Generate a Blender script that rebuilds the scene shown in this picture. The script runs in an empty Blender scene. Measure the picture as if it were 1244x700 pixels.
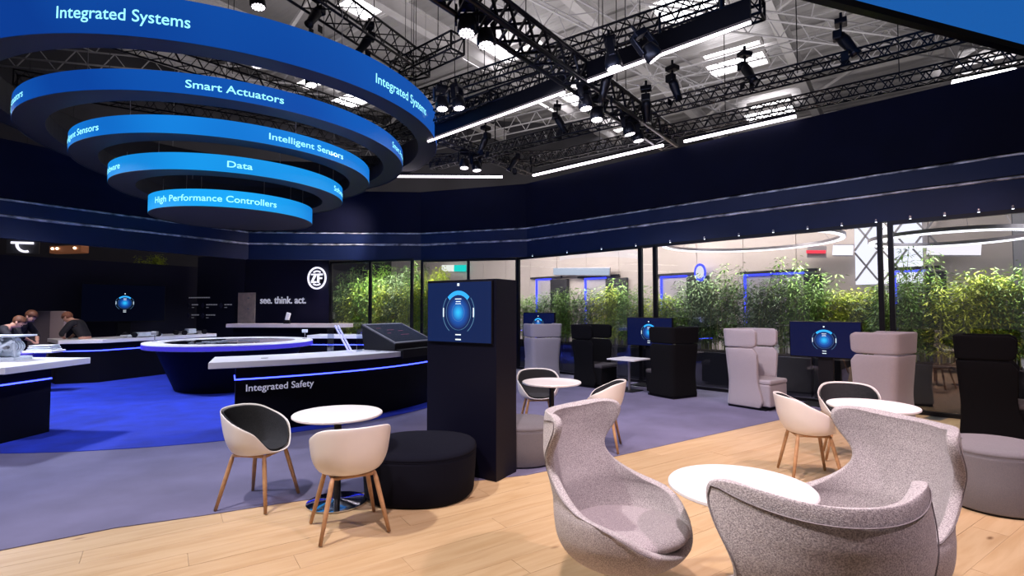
import bpy, bmesh, math, random
from math import sin, cos, pi, radians as R, sqrt, atan2
from mathutils import Vector, Matrix

random.seed(7)
SC = bpy.context.scene
COL = SC.collection

# ------------------------------------------------------------------ camera, world, lights, exposure
cam_d = bpy.data.cameras.new('camera')
cam_d.sensor_width = 36.0
cam_d.lens = 36.0 * 630.0 / 1244.0
cam_d.clip_start = 0.05
cam_d.clip_end = 300
cam = bpy.data.objects.new('camera', cam_d)
cam.location = (0, 0, 1.6)
PITCH = R(2.36)
cam.rotation_euler = (pi / 2 + PITCH, 0, 0)
COL.objects.link(cam)
SC.camera = cam

SC.view_settings.view_transform = 'Standard'
SC.view_settings.look = 'None'
SC.view_settings.gamma = 1
SC.view_settings.use_curve_mapping = False
SC.view_settings.exposure = 0.0

W = bpy.data.worlds.new('world')
SC.world = W
W.use_nodes = True
W.node_tree.nodes['Background'].inputs[0].default_value = (0.50, 0.48, 0.56, 1)
W.node_tree.nodes['Background'].inputs[1].default_value = 0.17


def area(name, loc, target, size, power, color, sy=None, spread=None):
    d = bpy.data.lights.new(name, 'AREA')
    d.energy = power
    d.color = color
    d.shape = 'RECTANGLE' if sy else 'SQUARE'
    d.size = size
    if sy:
        d.size_y = sy
    if spread:
        d.spread = R(spread)
    o = bpy.data.objects.new(name, d)
    o.location = loc
    o.rotation_euler = (Vector(target) - Vector(loc)).to_track_quat('-Z', 'Y').to_euler()
    COL.objects.link(o)
    return o


def spot(name, loc, target, power, color, angle=60, blend=.5, radius=.12):
    d = bpy.data.lights.new(name, 'SPOT')
    d.energy = power
    d.color = color
    d.spot_size = R(angle)
    d.spot_blend = blend
    d.shadow_soft_size = radius
    o = bpy.data.objects.new(name, d)
    o.location = loc
    o.rotation_euler = (Vector(target) - Vector(loc)).to_track_quat('-Z', 'Y').to_euler()
    COL.objects.link(o)
    return o


WARM = (1.0, .80, .74)
ROSE = (1.0, .74, .82)
# stage lamps on the rig over the lounge (the heads themselves hang above the frame)
spot('stage_lamp_light', (-3.0, 2.6, 5.6), (-1.0, 3.2, 0), 1150, (1.0, .93, .88), 75, .6, .10)
spot('stage_lamp_light', (-.5, 1.2, 5.8), (1.0, 2.6, .4), 1300, (1.0, .82, .84), 75, .6, .10)
spot('stage_lamp_light', (3.6, .8, 5.8), (2.2, 3.0, .3), 900, ROSE, 70, .6, .10)
spot('stage_lamp_light', (1.2, 4.4, 5.8), (2.4, 6.2, 0), 1050, WARM, 75, .6, .12)
spot('stage_lamp_light', (4.4, 3.4, 5.8), (5.0, 6.8, .5), 950, (1.0, .68, .66), 70, .6, .12)
spot('stage_lamp_light', (-5.2, 3.2, 5.0), (-4.5, 5.2, .3), 900, (.82, .80, 1.0), 80, .6, .2)
spot('stage_lamp_light', (.0, 8.0, 5.6), (2.0, 9.5, .2), 950, (.93, .88, 1.0), 80, .6, .2)
spot('stage_lamp_light', (-1.0, 10.5, 5.4), (-5.8, 10.0, .2), 3000, (.76, .80, 1.0), 95, .6, .25)
spot('stage_lamp_light', (-9.0, 8.0, 5.0), (-6.5, 8.5, .2), 2300, (.76, .80, 1.0), 95, .6, .25)
spot('stage_lamp_light', (-3.2, 13.3, 5.0), (-7.7, 15.5, 1.5), 700, (1.0, .85, .85), 60, .8, .2)  # extra spot added to brighten the back wall and pine door
spot('stage_lamp_light', (-8.0, 8.0, 5.0), (-9.6, 11.0, .9), 1000, (1.0, .85, .82), 45, .8, .2)  # extra spot added to brighten the far left visitors and partition
# unseen bluish fill lights added to brighten the header bands
area('header_fill_light', (-1.0, 7.2, 4.6), (-1.5, 14.6, 3.6), 4.0, 55, (.55, .62, 1.0), .4)
area('header_fill_light', (1.6, 5.2, 4.6), (6.2, 8.0, 3.4), 4.0, 55, (.55, .62, 1.0), .4)
area('header_fill_light', (-3.0, 8.0, 4.4), (-9.6, 10.8, 3.3), 3.0, 24, (.45, .52, 1.0), .4)
# unseen fill lights added beyond the glass to brighten the bamboo
for k, pw in ((0, 120), (1, 110), (2, 100), (3, 110), (4, 90)):
    c = Vector((7.6, 8.0)) + Vector((-1.72, 1.72)) * k
    area('plant_fill_light', (c.x - .2, c.y - .2, 2.93), (c.x + .15, c.y + .15, 1.2), 1.6, pw * .8, (1.0, .96, .80), .3, 120)
area('plant_fill_light', (-3.6, 15.1, 3.2), (-3.7, 16.2, 1.6), 2.2, 200, (1.0, .96, .80), .3, 130)
# upward fill lights added to brighten the hall roof
area('roof_fill_light', (6, 17, 8.2), (6, 19, 13), 14, 800, (1.0, .95, .95), 14)
area('roof_fill_light', (-6, 16, 8.2), (-6, 18, 13), 14, 450, (1.0, .95, .95), 12)
# neighbouring stand beyond the glass
area('neighbour_stand_light', (7.0, 14.0, 4.3), (9.5, 16.5, 1.8), 6, 130, (1.0, .86, .76), .6)
area('neighbour_stand_light', (2.0, 17.0, 4.3), (4.5, 20.0, 1.8), 7, 300, (1.0, .86, .76), .6)  # added to lift the dark left part of the beige wall
area('neighbour_stand_light', (-3.0, 18.6, 4.3), (.2, 22.6, 2.2), 5, 330, (1.0, .88, .80), .6)  # another added fill, further left along the same wall
area('neighbour_stand_light', (12.5, 7.5, 3.9), (13, 12, 1.5), 6, 150, (1.0, .93, .90), 1.0)

# ------------------------------------------------------------------ helpers


def ray(px, py):
    d = Vector(((px - 622) / 630.0, (350 - py) / 630.0, -1.0))
    m = Matrix.Rotation(pi / 2 + PITCH, 3, 'X')
    return m @ d


def P(px, py, z):
    d = ray(px, py)
    t = (z - 1.6) / d.z
    return Vector((d.x * t, d.y * t, z))


def PY(px, py, y):
    d = ray(px, py)
    t = y / d.y
    return Vector((d.x * t, y, 1.6 + d.z * t))


def srgb(r, g, b):
    f = lambda c: (c / 255 / 12.92) if c / 255 <= .04045 else ((c / 255 + .055) / 1.055) ** 2.4
    return (f(r), f(g), f(b))


MATS = {}


def mat(name, color, rough=.5, metal=0.0, noise=None, bump=None, emit=None, strength=0, spec=None, sheen=0, coat=0):
    """noise=(scale, amount, detail) value variation; bump=(scale, strength)"""
    if name in MATS:
        return MATS[name]
    m = bpy.data.materials.new(name)
    m.use_nodes = True
    nt = m.node_tree
    b = nt.nodes['Principled BSDF']
    b.inputs['Base Color'].default_value = (*color, 1)
    b.inputs['Roughness'].default_value = rough
    b.inputs['Metallic'].default_value = metal
    if spec is not None:
        b.inputs['Specular IOR Level'].default_value = spec
    if sheen:
        b.inputs['Sheen Weight'].default_value = sheen
    if coat:
        b.inputs['Coat Weight'].default_value = coat
    if emit:
        b.inputs['Emission Color'].default_value = (*emit, 1)
        b.inputs['Emission Strength'].default_value = strength
    tc = nt.nodes.new('ShaderNodeTexCoord')
    if noise:
        n = nt.nodes.new('ShaderNodeTexNoise')
        n.inputs['Scale'].default_value = noise[0]
        n.inputs['Detail'].default_value = noise[2] if len(noise) > 2 else 3
        nt.links.new(tc.outputs['Object'], n.inputs['Vector'])
        r = nt.nodes.new('ShaderNodeValToRGB')
        a = noise[1]
        r.color_ramp.elements[0].position = .32
        r.color_ramp.elements[1].position = .68
        r.color_ramp.elements[0].color = (*[max(0, c * (1 - a)) for c in color], 1)
        r.color_ramp.elements[1].color = (*[min(1, c * (1 + a)) for c in color], 1)
        nt.links.new(n.outputs['Fac'], r.inputs['Fac'])
        nt.links.new(r.outputs['Color'], b.inputs['Base Color'])
    if bump:
        n2 = nt.nodes.new('ShaderNodeTexNoise')
        n2.inputs['Scale'].default_value = bump[0]
        n2.inputs['Detail'].default_value = 3
        nt.links.new(tc.outputs['Object'], n2.inputs['Vector'])
        bp = nt.nodes.new('ShaderNodeBump')
        bp.inputs['Strength'].default_value = bump[1]
        bp.inputs['Distance'].default_value = .004
        nt.links.new(n2.outputs['Fac'], bp.inputs['Height'])
        nt.links.new(bp.outputs['Normal'], b.inputs['Normal'])
    MATS[name] = m
    return m


def emat(name, color, strength):
    return mat(name, (.005, .005, .005), .25, emit=color, strength=strength, spec=.25)


class MB:
    def __init__(s):
        s.v = []
        s.f = []

    def add(s, vs, fs):
        o = len(s.v)
        s.v += [tuple(v) for v in vs]
        s.f += [tuple(i + o for i in f) for f in fs]
        return s

    def box(s, c, d, rz=0, mtx=None):
        x, y, z = [k / 2 for k in d]
        pts = [Vector((i * x, j * y, k * z)) for k in (-1, 1) for j in (-1, 1) for i in (-1, 1)]
        m = Matrix.Rotation(rz, 3, 'Z') if mtx is None else mtx
        pts = [m @ p + Vector(c) for p in pts]
        return s.add(pts, [(0, 2, 3, 1), (4, 5, 7, 6), (0, 1, 5, 4), (2, 6, 7, 3), (0, 4, 6, 2), (1, 3, 7, 5)])

    def bar(s, a, b, w, h=None, up=Vector((0, 0, 1))):
        a = Vector(a); b = Vector(b)
        h = h or w
        d = (b - a).normalized()
        if abs(d.dot(up)) > .98:
            up = Vector((1, 0, 0))
        x = d.cross(up).normalized() * (w / 2)
        y = x.normalized().cross(d).normalized() * (h / 2)
        pts = [p + i * x + j * y for p in (a, b) for i, j in ((-1, -1), (1, -1), (1, 1), (-1, 1))]
        return s.add(pts, [(0, 1, 5, 4), (1, 2, 6, 5), (2, 3, 7, 6), (3, 0, 4, 7), (3, 2, 1, 0), (4, 5, 6, 7)])

    def tube(s, pts, r, n=8, caps=True):
        pts = [Vector(p) for p in pts]
        rs = r if isinstance(r, (list, tuple)) else [r] * len(pts)
        vs = []; fs = []
        prev = None
        for i, p in enumerate(pts):
            t = (pts[min(i + 1, len(pts) - 1)] - pts[max(i - 1, 0)]).normalized()
            if prev is None:
                up = Vector((0, 0, 1)) if abs(t.z) < .9 else Vector((1, 0, 0))
                x = t.cross(up).normalized()
            else:
                x = (prev - prev.dot(t) * t).normalized()
            prev = x
            y = t.cross(x)
            for k in range(n):
                a = 2 * pi * k / n
                vs.append(p + (x * cos(a) + y * sin(a)) * rs[i])
        for i in range(len(pts) - 1):
            for k in range(n):
                a = i * n + k; b = i * n + (k + 1) % n
                fs.append((a, b, b + n, a + n))
        if caps:
            fs.append(tuple(range(n))[::-1])
            fs.append(tuple((len(pts) - 1) * n + k for k in range(n)))
        return s.add(vs, fs)

    def lathe(s, prof, n=48, c=(0, 0), a0=0, a1=None, sx=1, sy=1, cap=True):
        vs = []; fs = []
        m = len(prof)
        full = a1 is None
        N = n if full else n + 1
        for k in range(N):
            a = a0 + (2 * pi if full else (a1 - a0)) * k / n
            for r, z in prof:
                vs.append((c[0] + sx * r * cos(a), c[1] + sy * r * sin(a), z))
        for k in range(n):
            k2 = (k + 1) % N
            for i in range(m - 1):
                fs.append((k * m + i, k2 * m + i, k2 * m + i + 1, k * m + i + 1))
        if full and cap:
            if prof[0][0] > 1e-6:
                fs.append(tuple(k * m for k in range(n))[::-1])
            if prof[-1][0] > 1e-6:
                fs.append(tuple(k * m + m - 1 for k in range(n)))
        return s.add(vs, fs)

    def prism(s, poly, z0, z1):
        n = len(poly)
        vs = [(p[0], p[1], z0) for p in poly] + [(p[0], p[1], z1) for p in poly]
        fs = [tuple(range(n))[::-1], tuple(range(n, 2 * n))]
        fs += [(i, (i + 1) % n, (i + 1) % n + n, i + n) for i in range(n)]
        return s.add(vs, fs)

    def arc(s, c, r0, r1, a0, a1, z0, z1, n=48):
        """solid arc band, closed when a1-a0 is a full turn"""
        full = abs(abs(a1 - a0) - 2 * pi) < 1e-4
        vs = []; fs = []
        N = n if full else n + 1
        for k in range(N):
            a = a0 + (a1 - a0) * k / n
            for r, z in ((r0, z0), (r1, z0), (r1, z1), (r0, z1)):
                vs.append((c[0] + r * cos(a), c[1] + r * sin(a), z))
        for k in range(n):
            k2 = (k + 1) % N
            for i in range(4):
                j = (i + 1) % 4
                fs.append((k * 4 + i, k2 * 4 + i, k2 * 4 + j, k * 4 + j))
        if not full:
            fs.append((0, 1, 2, 3)); fs.append((n * 4 + 3, n * 4 + 2, n * 4 + 1, n * 4))
        return s.add(vs, fs)

    def ball(s, c, r, n=12, m=8):
        rx, ry, rz = (r, r, r) if not isinstance(r, (tuple, list)) else r
        vs = [(c[0], c[1], c[2] - rz)]
        for i in range(1, m):
            p = -pi / 2 + pi * i / m
            for k in range(n):
                a = 2 * pi * k / n
                vs.append((c[0] + rx * cos(p) * cos(a), c[1] + ry * cos(p) * sin(a), c[2] + rz * sin(p)))
        vs.append((c[0], c[1], c[2] + rz))
        fs = [(0, 1 + (k + 1) % n, 1 + k) for k in range(n)]
        for i in range(m - 2):
            for k in range(n):
                a = 1 + i * n + k; b = 1 + i * n + (k + 1) % n
                fs.append((a, b, b + n, a + n))
        t = len(vs) - 1
        fs += [(t, t - n + k, t - n + (k + 1) % n) for k in range(n)]
        return s.add(vs, fs)

    def mesh(s, name, m=None, smooth=False):
        me = bpy.data.meshes.new(name)
        me.from_pydata(s.v, [], s.f)
        bm = bmesh.new(); bm.from_mesh(me)
        bmesh.ops.recalc_face_normals(bm, faces=bm.faces)
        bm.to_mesh(me); bm.free()
        if m:
            me.materials.append(m)
        if smooth:
            me.shade_smooth()
        return me

    def build(s, name, m, parent=None, smooth=False, bevel=0, seg=2, kind=None, auto=False):
        o = bpy.data.objects.new(name, s.mesh(name, m, smooth or auto))
        COL.objects.link(o)
        if parent:
            o.parent = parent
        if bevel:
            b = o.modifiers.new('bevel', 'BEVEL')
            b.width = bevel; b.segments = seg; b.limit_method = 'ANGLE'; b.angle_limit = R(35)
            if auto:
                b.harden_normals = True
        if auto:
            o.data.set_sharp_from_angle(angle=R(38))
        if kind:
            o['kind'] = kind
        return o


def tag(o, label=None, cat=None, group=None, kind=None):
    if label: o['label'] = label
    if cat: o['category'] = cat
    if group: o['group'] = group
    if kind: o['kind'] = kind
    return o


def thing(name, label, cat, loc=(0, 0, 0), rz=0, group=None):
    o = bpy.data.objects.new(name, None)
    o.empty_display_size = .1
    o.location = loc; o.rotation_euler = (0, 0, rz)
    COL.objects.link(o)
    return tag(o, label, cat, group)


def setting(name, loc=(0, 0, 0), rz=0):
    o = bpy.data.objects.new(name, None)
    o.location = loc; o.rotation_euler = (0, 0, rz)
    COL.objects.link(o)
    o['kind'] = 'structure'
    return o


CH = {}


def kids(o):
    return [c for c in bpy.data.objects if c.parent == o]


def dup(o, loc=None, rz=None, label=None, group=None, rot=None, parent=None, depth=0):
    c = o.copy()
    COL.objects.link(c)
    if parent: c.parent = parent
    if loc is not None: c.location = loc
    if rz is not None: c.rotation_euler = (0, 0, rz)
    if rot is not None: c.rotation_euler = rot
    if label: c['label'] = label
    if group: c['group'] = group
    for ch in kids(o):
        if ch is not c:
            dup(ch, parent=c, depth=depth + 1)
    return c


def text_mesh(s, size, bold=.0, align='LEFT', depth=.0):
    cu = bpy.data.curves.new('t', 'FONT')
    cu.body = s; cu.size = size; cu.offset = bold; cu.align_x = align
    cu.extrude = depth; cu.resolution_u = 4
    o = bpy.data.objects.new('t', cu)
    COL.objects.link(o)
    bpy.context.view_layer.update()
    dg = bpy.context.evaluated_depsgraph_get()
    me = bpy.data.meshes.new_from_object(o.evaluated_get(dg))
    bpy.data.objects.remove(o)
    bpy.data.curves.remove(cu)
    return me


def mesh_obj(name, me, m, parent=None):
    me.materials.clear()
    me.materials.append(m)
    me.name = name
    o = bpy.data.objects.new(name, me)
    COL.objects.link(o)
    if parent: o.parent = parent
    return o


def lerp_tab(tab, z):
    """smooth (catmull-rom) lookup of rows [key, a, b, ...]"""
    n = len(tab)
    if z <= tab[0][0]: return list(tab[0][1:])
    if z >= tab[-1][0]: return list(tab[-1][1:])
    for i in range(n - 1):
        if tab[i][0] <= z <= tab[i + 1][0]:
            break
    t = (z - tab[i][0]) / (tab[i + 1][0] - tab[i][0])
    p0 = tab[max(i - 1, 0)]; p1 = tab[i]; p2 = tab[i + 1]; p3 = tab[min(i + 2, n - 1)]
    out = []
    for k in range(1, len(p1)):
        h = p2[0] - p1[0]
        m1 = (p2[k] - p0[k]) / max(1e-6, p2[0] - p0[0]) * h
        m2 = (p3[k] - p1[k]) / max(1e-6, p3[0] - p1[0]) * h
        out.append((2 * t**3 - 3 * t**2 + 1) * p1[k] + (t**3 - 2 * t**2 + t) * m1 + (-2 * t**3 + 3 * t**2) * p2[k] + (t**3 - t**2) * m2)
    return out


# ------------------------------------------------------------------ materials
NAVY = mat('navy_fabric_panel', (.0030, .0042, .0165), .75, noise=(2, .12), bump=(300, .2), spec=.12)
NAVY2 = mat('navy_gloss_panel', (.006, .015, .060), .5, noise=(1.2, .15), spec=.3)
ALU = mat('aluminium_painted_glints', (.60, .60, .66), .45, .2, noise=(5, .9, 6), bump=(20, .6))  # uneven bright tones paint in reflections and hall glimpses at the reveals
BLACK = mat('black_satin', (.003, .003, .005), .45, spec=.25)
BLACKM = mat('black_metal', (.006, .006, .009), .38, .3)
RIG = mat('black_rig_metal', (.010, .010, .014), .35, .5)
SILVER = mat('silver_rig_metal', (.35, .34, .36), .4, .8)
WALLD = mat('dark_blue_wall', (.007, .007, .028), .55, noise=(1, .1), spec=.3)
WHITE = mat('white_laminate', (.80, .79, .80), .30, noise=(3, .02))
WHITEP = mat('white_plastic', (.76, .72, .70), .38, noise=(5, .02))
CHAR = mat('charcoal_felt', (.026, .027, .031), .9, noise=(160, .35), bump=(400, .3), spec=.2)
OAK = mat('oak_wood', (.42, .235, .115), .5, noise=(18, .18, 5), bump=(60, .15))
CHROME = mat('chrome', (.75, .75, .78), .09, 1.0)
COUNTER = mat('counter_dark_front', (.0015, .0015, .005), .55, noise=(2, .1), spec=.12)
LEDB = emat('blue_led', (.03, .045, 1.0), 9)
LEDW = emat('white_led', (1.0, .88, 1.0), 5)
LENS = emat('lamp_lens', (1.0, .93, 1.0), 3.5)
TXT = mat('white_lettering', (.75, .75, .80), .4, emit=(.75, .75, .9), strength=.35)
SIGNW = emat('sign_light', (.86, .84, 1.0), 1.4)
GLASSD = mat('dark_glass', (.004, .005, .008), .06, coat=1)


def fabric(name, c1, c2, scale=170, rough=.95):
    m = mat(name, c1, rough, bump=(scale * 1.6, .5), sheen=.15 if c1[0] > .05 else 0, spec=.5 if c1[0] > .05 else .15)
    nt = m.node_tree; b = nt.nodes['Principled BSDF']
    tc = [n for n in nt.nodes if n.type == 'TEX_COORD'][0]
    n = nt.nodes.new('ShaderNodeTexNoise'); n.inputs['Scale'].default_value = scale
    n.inputs['Detail'].default_value = 2; n.inputs['Roughness'].default_value = .7
    r = nt.nodes.new('ShaderNodeValToRGB')
    r.color_ramp.elements[0].position = .38; r.color_ramp.elements[1].position = .62
    r.color_ramp.elements[0].color = (*c1, 1); r.color_ramp.elements[1].color = (*c2, 1)
    nt.links.new(tc.outputs['Object'], n.inputs['Vector'])
    nt.links.new(n.outputs['Fac'], r.inputs['Fac'])
    nt.links.new(r.outputs['Color'], b.inputs['Base Color'])
    return m


EGGM = fabric('grey_heather_wool', (.24, .215, .23), (.56, .52, .53), 210)
EGGC = fabric('grey_heather_wool_cushion', (.22, .19, .21), (.46, .41, .43), 210)
BOOTHL = fabric('light_grey_upholstery', (.29, .265, .295), (.37, .335, .37), 220)
BOOTHD = fabric('black_upholstery', (.0022, .0022, .003), (.004, .004, .0055), 220)
OTTG = fabric('mid_grey_upholstery', (.12, .115, .13), (.165, .155, .175), 260)
OTTD = fabric('dark_navy_upholstery', (.0022, .0025, .0075), (.004, .0045, .011), 260)


def mix_glass(name, tint, gloss=.1, rough=0.0, refl=(1, 1, 1)):
    m = bpy.data.materials.new(name); m.use_nodes = True
    nt = m.node_tree; nt.nodes.clear()
    out = nt.nodes.new('ShaderNodeOutputMaterial')
    t = nt.nodes.new('ShaderNodeBsdfTransparent'); t.inputs[0].default_value = (*tint, 1)
    g = nt.nodes.new('ShaderNodeBsdfGlossy'); g.inputs['Roughness'].default_value = rough
    g.inputs[0].default_value = (*refl, 1)
    fr = nt.nodes.new('ShaderNodeFresnel'); fr.inputs['IOR'].default_value = 1.5
    ad = nt.nodes.new('ShaderNodeMath'); ad.operation = 'MULTIPLY_ADD'
    ad.inputs[1].default_value = 1.0; ad.inputs[2].default_value = gloss
    ad.use_clamp = True
    nt.links.new(fr.outputs[0], ad.inputs[0])
    mx = nt.nodes.new('ShaderNodeMixShader')
    ge = nt.nodes.new('ShaderNodeNewGeometry')       # reflect only at the outer face of each sheet
    iv = nt.nodes.new('ShaderNodeMath'); iv.operation = 'SUBTRACT'; iv.inputs[0].default_value = 1
    nt.links.new(ge.outputs['Backfacing'], iv.inputs[1])
    ml = nt.nodes.new('ShaderNodeMath'); ml.operation = 'MULTIPLY'
    nt.links.new(ad.outputs[0], ml.inputs[0]); nt.links.new(iv.outputs[0], ml.inputs[1])
    nt.links.new(ml.outputs[0], mx.inputs[0]); nt.links.new(t.outputs[0], mx.inputs[1]); nt.links.new(g.outputs[0], mx.inputs[2])
    nt.links.new(mx.outputs[0], out.inputs[0])
    return m


GLASS = mix_glass('window_glass', (.88, .90, .94), .09)
ACRYL = mix_glass('clear_acrylic', (.80, .84, .95), .18, .05)

# ------------------------------------------------------------------ floor
AX = Vector((-5.8, 10.8))          # axis of the ring banners and of the blue carpet

# wood plank floor: planks laid along pd
pd = Vector((.83, .558)).normalized(); pn = Vector((-pd.y, pd.x))


def wood_mat(name, c, seed):
    m = bpy.data.materials.new(name); m.use_nodes = True
    nt = m.node_tree; b = nt.nodes['Principled BSDF']
    b.inputs['Roughness'].default_value = .42
    tc = nt.nodes.new('ShaderNodeTexCoord')
    oi = nt.nodes.new('ShaderNodeObjectInfo')
    mp = nt.nodes.new('ShaderNodeMapping'); mp.inputs['Scale'].default_value = (1.0, 9.0, 1)
    ad = nt.nodes.new('ShaderNodeVectorMath'); ad.operation = 'ADD'
    sc = nt.nodes.new('ShaderNodeVectorMath'); sc.operation = 'SCALE'; sc.inputs['Scale'].default_value = 37.0
    cmb = nt.nodes.new('ShaderNodeCombineXYZ')
    nt.links.new(oi.outputs['Random'], cmb.inputs[0]); nt.links.new(oi.outputs['Random'], cmb.inputs[1])
    nt.links.new(cmb.outputs[0], sc.inputs[0])
    nt.links.new(tc.outputs['Object'], ad.inputs[0]); nt.links.new(sc.outputs[0], ad.inputs[1])
    nt.links.new(ad.outputs[0], mp.inputs['Vector'])
    n = nt.nodes.new('ShaderNodeTexNoise'); n.inputs['Scale'].default_value = 1.6; n.inputs['Detail'].default_value = 6
    n.inputs['Distortion'].default_value = .6
    nt.links.new(mp.outputs[0], n.inputs['Vector'])
    r = nt.nodes.new('ShaderNodeValToRGB')
    e = r.color_ramp.elements
    e[0].position = .30; e[0].color = (c[0] * .84, c[1] * .78, c[2] * .70, 1)
    e[1].position = .62; e[1].color = (*c, 1)
    nt.links.new(n.outputs['Fac'], r.inputs['Fac'])
    # knots
    mp2 = nt.nodes.new('ShaderNodeMapping'); mp2.inputs['Scale'].default_value = (1.0, 2.6, 1)
    nt.links.new(ad.outputs[0], mp2.inputs['Vector'])
    vo = nt.nodes.new('ShaderNodeTexVoronoi'); vo.inputs['Scale'].default_value = 1.5
    nt.links.new(mp2.outputs[0], vo.inputs['Vector'])
    rr = nt.nodes.new('ShaderNodeValToRGB'); rr.color_ramp.elements[0].position = .02; rr.color_ramp.elements[1].position = .085
    rr.color_ramp.elements[0].color = (.30, .20, .13, 1); rr.color_ramp.elements[1].color = (1, 1, 1, 1)
    nt.links.new(vo.outputs['Distance'], rr.inputs['Fac'])
    mx = nt.nodes.new('ShaderNodeMix'); mx.data_type = 'RGBA'; mx.blend_type = 'MULTIPLY'; mx.inputs[0].default_value = 1
    nt.links.new(r.outputs['Color'], mx.inputs[6]); nt.links.new(rr.outputs['Color'], mx.inputs[7])
    # per plank tone
    hv = nt.nodes.new('ShaderNodeHueSaturation')
    mr = nt.nodes.new('ShaderNodeMapRange'); mr.inputs[3].default_value = .95; mr.inputs[4].default_value = 1.03
    nt.links.new(oi.outputs['Random'], mr.inputs[0]); nt.links.new(mr.outputs[0], hv.inputs['Value'])
    nt.links.new(mx.outputs[2], hv.inputs['Color'])
    nt.links.new(hv.outputs['Color'], b.inputs['Base Color'])
    bp = nt.nodes.new('ShaderNodeBump'); bp.inputs['Strength'].default_value = .12; bp.inputs['Distance'].default_value = .003
    nt.links.new(n.outputs['Fac'], bp.inputs['Height']); nt.links.new(bp.outputs['Normal'], b.inputs['Normal'])
    return m


WOOD = wood_mat('oak_floor_plank', (.50, .355, .205), 1)
floor = MB().box((2, 11, -.06), (40, 40, .08)).build('floor', mat('sub_floor', (.03, .03, .04), .8, noise=(4, .2)), kind='structure')

BOUND = [(-9, .6), (-5.0, 2.45), (-3.44, 3.47), (-2.9, 3.86), (-2.41, 4.08), (-1.9, 4.34), (-1.3, 4.6), (-.6, 4.82), (.14, 5.07),
         (1.0, 5.62), (2.5, 6.65), (3.97, 7.64), (5.5, 8.69), (7.5, 10.0)]


def bound_y(x):
    for (x0, y0), (x1, y1) in zip(BOUND, BOUND[1:]):
        if x0 <= x <= x1:
            return y0 + (y1 - y0) * (x - x0) / (x1 - x0)
    return BOUND[0][1] if x < BOUND[0][0] else BOUND[-1][1]


PL, PW = 2.2, .21
plank_me = MB().box((0, 0, -.008), (PL - .002, PW - .0018, .016)).mesh('plank', WOOD)
cnt = 0
for j in range(-12, 40):
    for i in range(-6, 7):
        o = pd * ((i + (.37 * j) % 1) * PL) + pn * (j * PW)
        c = o + Vector((0, 2.0))
        if c.y < .55 or c.x < -4.3 or c.x > 7.6 or c.x + c.y > 14.6:
            continue
        lo = min(bound_y(c.x - pd.x * PL / 2 * q) + .2 - (c.y - pd.y * PL / 2 * q) for q in (-1, 1))
        hi = max(bound_y(c.x - pd.x * PL / 2 * q) + .2 - (c.y - pd.y * PL / 2 * q) for q in (-1, 1))
        if hi < 0: continue
        if c.y < abs(c.x) * .9 - .9: continue
        p = bpy.data.objects.new('plank', plank_me); COL.objects.link(p)
        p.location = (c.x, c.y, random.uniform(-.0006, .0006)); p.rotation_euler = (0, 0, atan2(pd.y, pd.x))
        p.parent = floor; cnt += 1
print('planks', cnt)

GREYC = mat('lavender_grey_carpet', (.118, .110, .190), .95, noise=(1.6, .16, 5), bump=(500, .5))
BLUEC = mat('royal_blue_carpet', (.001, .020, .34), .95, noise=(3, .22, 5), bump=(500, .5))
poly = [b for b in BOUND] + [(7.5, 22), (-20, 22), (-20, .6)]
MB().prism(poly, -.012, .006).build('floor_carpet_grey', GREYC, kind='structure')
cp = [(AX.x + 5.0 * cos(2 * pi * k / 128), AX.y + 5.0 * sin(2 * pi * k / 128)) for k in range(128)]
MB().prism(cp, .0062, .012).build('floor_carpet_blue', BLUEC, kind='structure')
MB().box((14, 20, -.012), (26, 34, .012)).build('floor_hall', mat('hall_grey_floor', (.10, .095, .10), .35, noise=(1, .2)), kind='structure')

# ------------------------------------------------------------------ header ring and walls
HN = NAVY


def facet(name, pts, z0=3.0, z1=4.95, led=None):
    """header (bulkhead) over a polyline: three fabric bands divided by aluminium reveals"""
    root = setting(name)
    segs = list(zip(pts, pts[1:]))
    for (a, b) in segs:
        a = Vector((*a, 0)); b = Vector((*b, 0))
        d = (b - a).normalized(); nrm = Vector((-d.y, d.x, 0))
        if nrm.dot(-(a + b) / 2 + Vector((0, 5, 0))) < 0: nrm = -nrm
        back = -nrm * .15
        for (za, zb, m, off, nm) in ((z0, 3.42, NAVY2, 0, 'lower_band'), (3.47, 3.74, NAVY2, .03, 'middle_band'), (3.79, z1, HN, .05, 'upper_band')):
            mb = MB(); o = nrm * off
            q = [a + o, b + o, b + back, a + back]
            mb.prism([(p.x, p.y) for p in q], za, zb).build(nm, m, root)
        for za, zb in ((3.42, 3.47), (3.74, 3.79)):
            q = [a - nrm * .02, b - nrm * .02, b + back, a + back]
            MB().prism([(p.x, p.y) for p in q], za, zb).build('aluminium_reveal', ALU, root)
        # soft rumpled trim of the reveal
        for zz in (3.43, 3.75):
            L = (b - a).length; n = max(4, int(L / .35)); rr = random.Random(int(zz * 100 + a.x * 10))
            pts3 = [a + d * (L * k / n) + nrm * .01 + Vector((0, 0, zz + rr.uniform(-.008, .012))) for k in range(n + 1)]
            MB().tube(pts3, .020, 5).build('edge_trim', ALU, root)
    return root


WP = [(9.6, 4.6), (.4, 13.75), (-2.6, 14.75), (-7.4, 14.5), (-10.2, 9.8), (-11.2, 6.0)]
facet('trim_1', WP[0:2]); facet('trim_2', WP[1:4]); facet('trim_3', WP[3:6])
# recessed soffit above glass (closes the header at its back)

# LED line lights along the header tops


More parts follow.
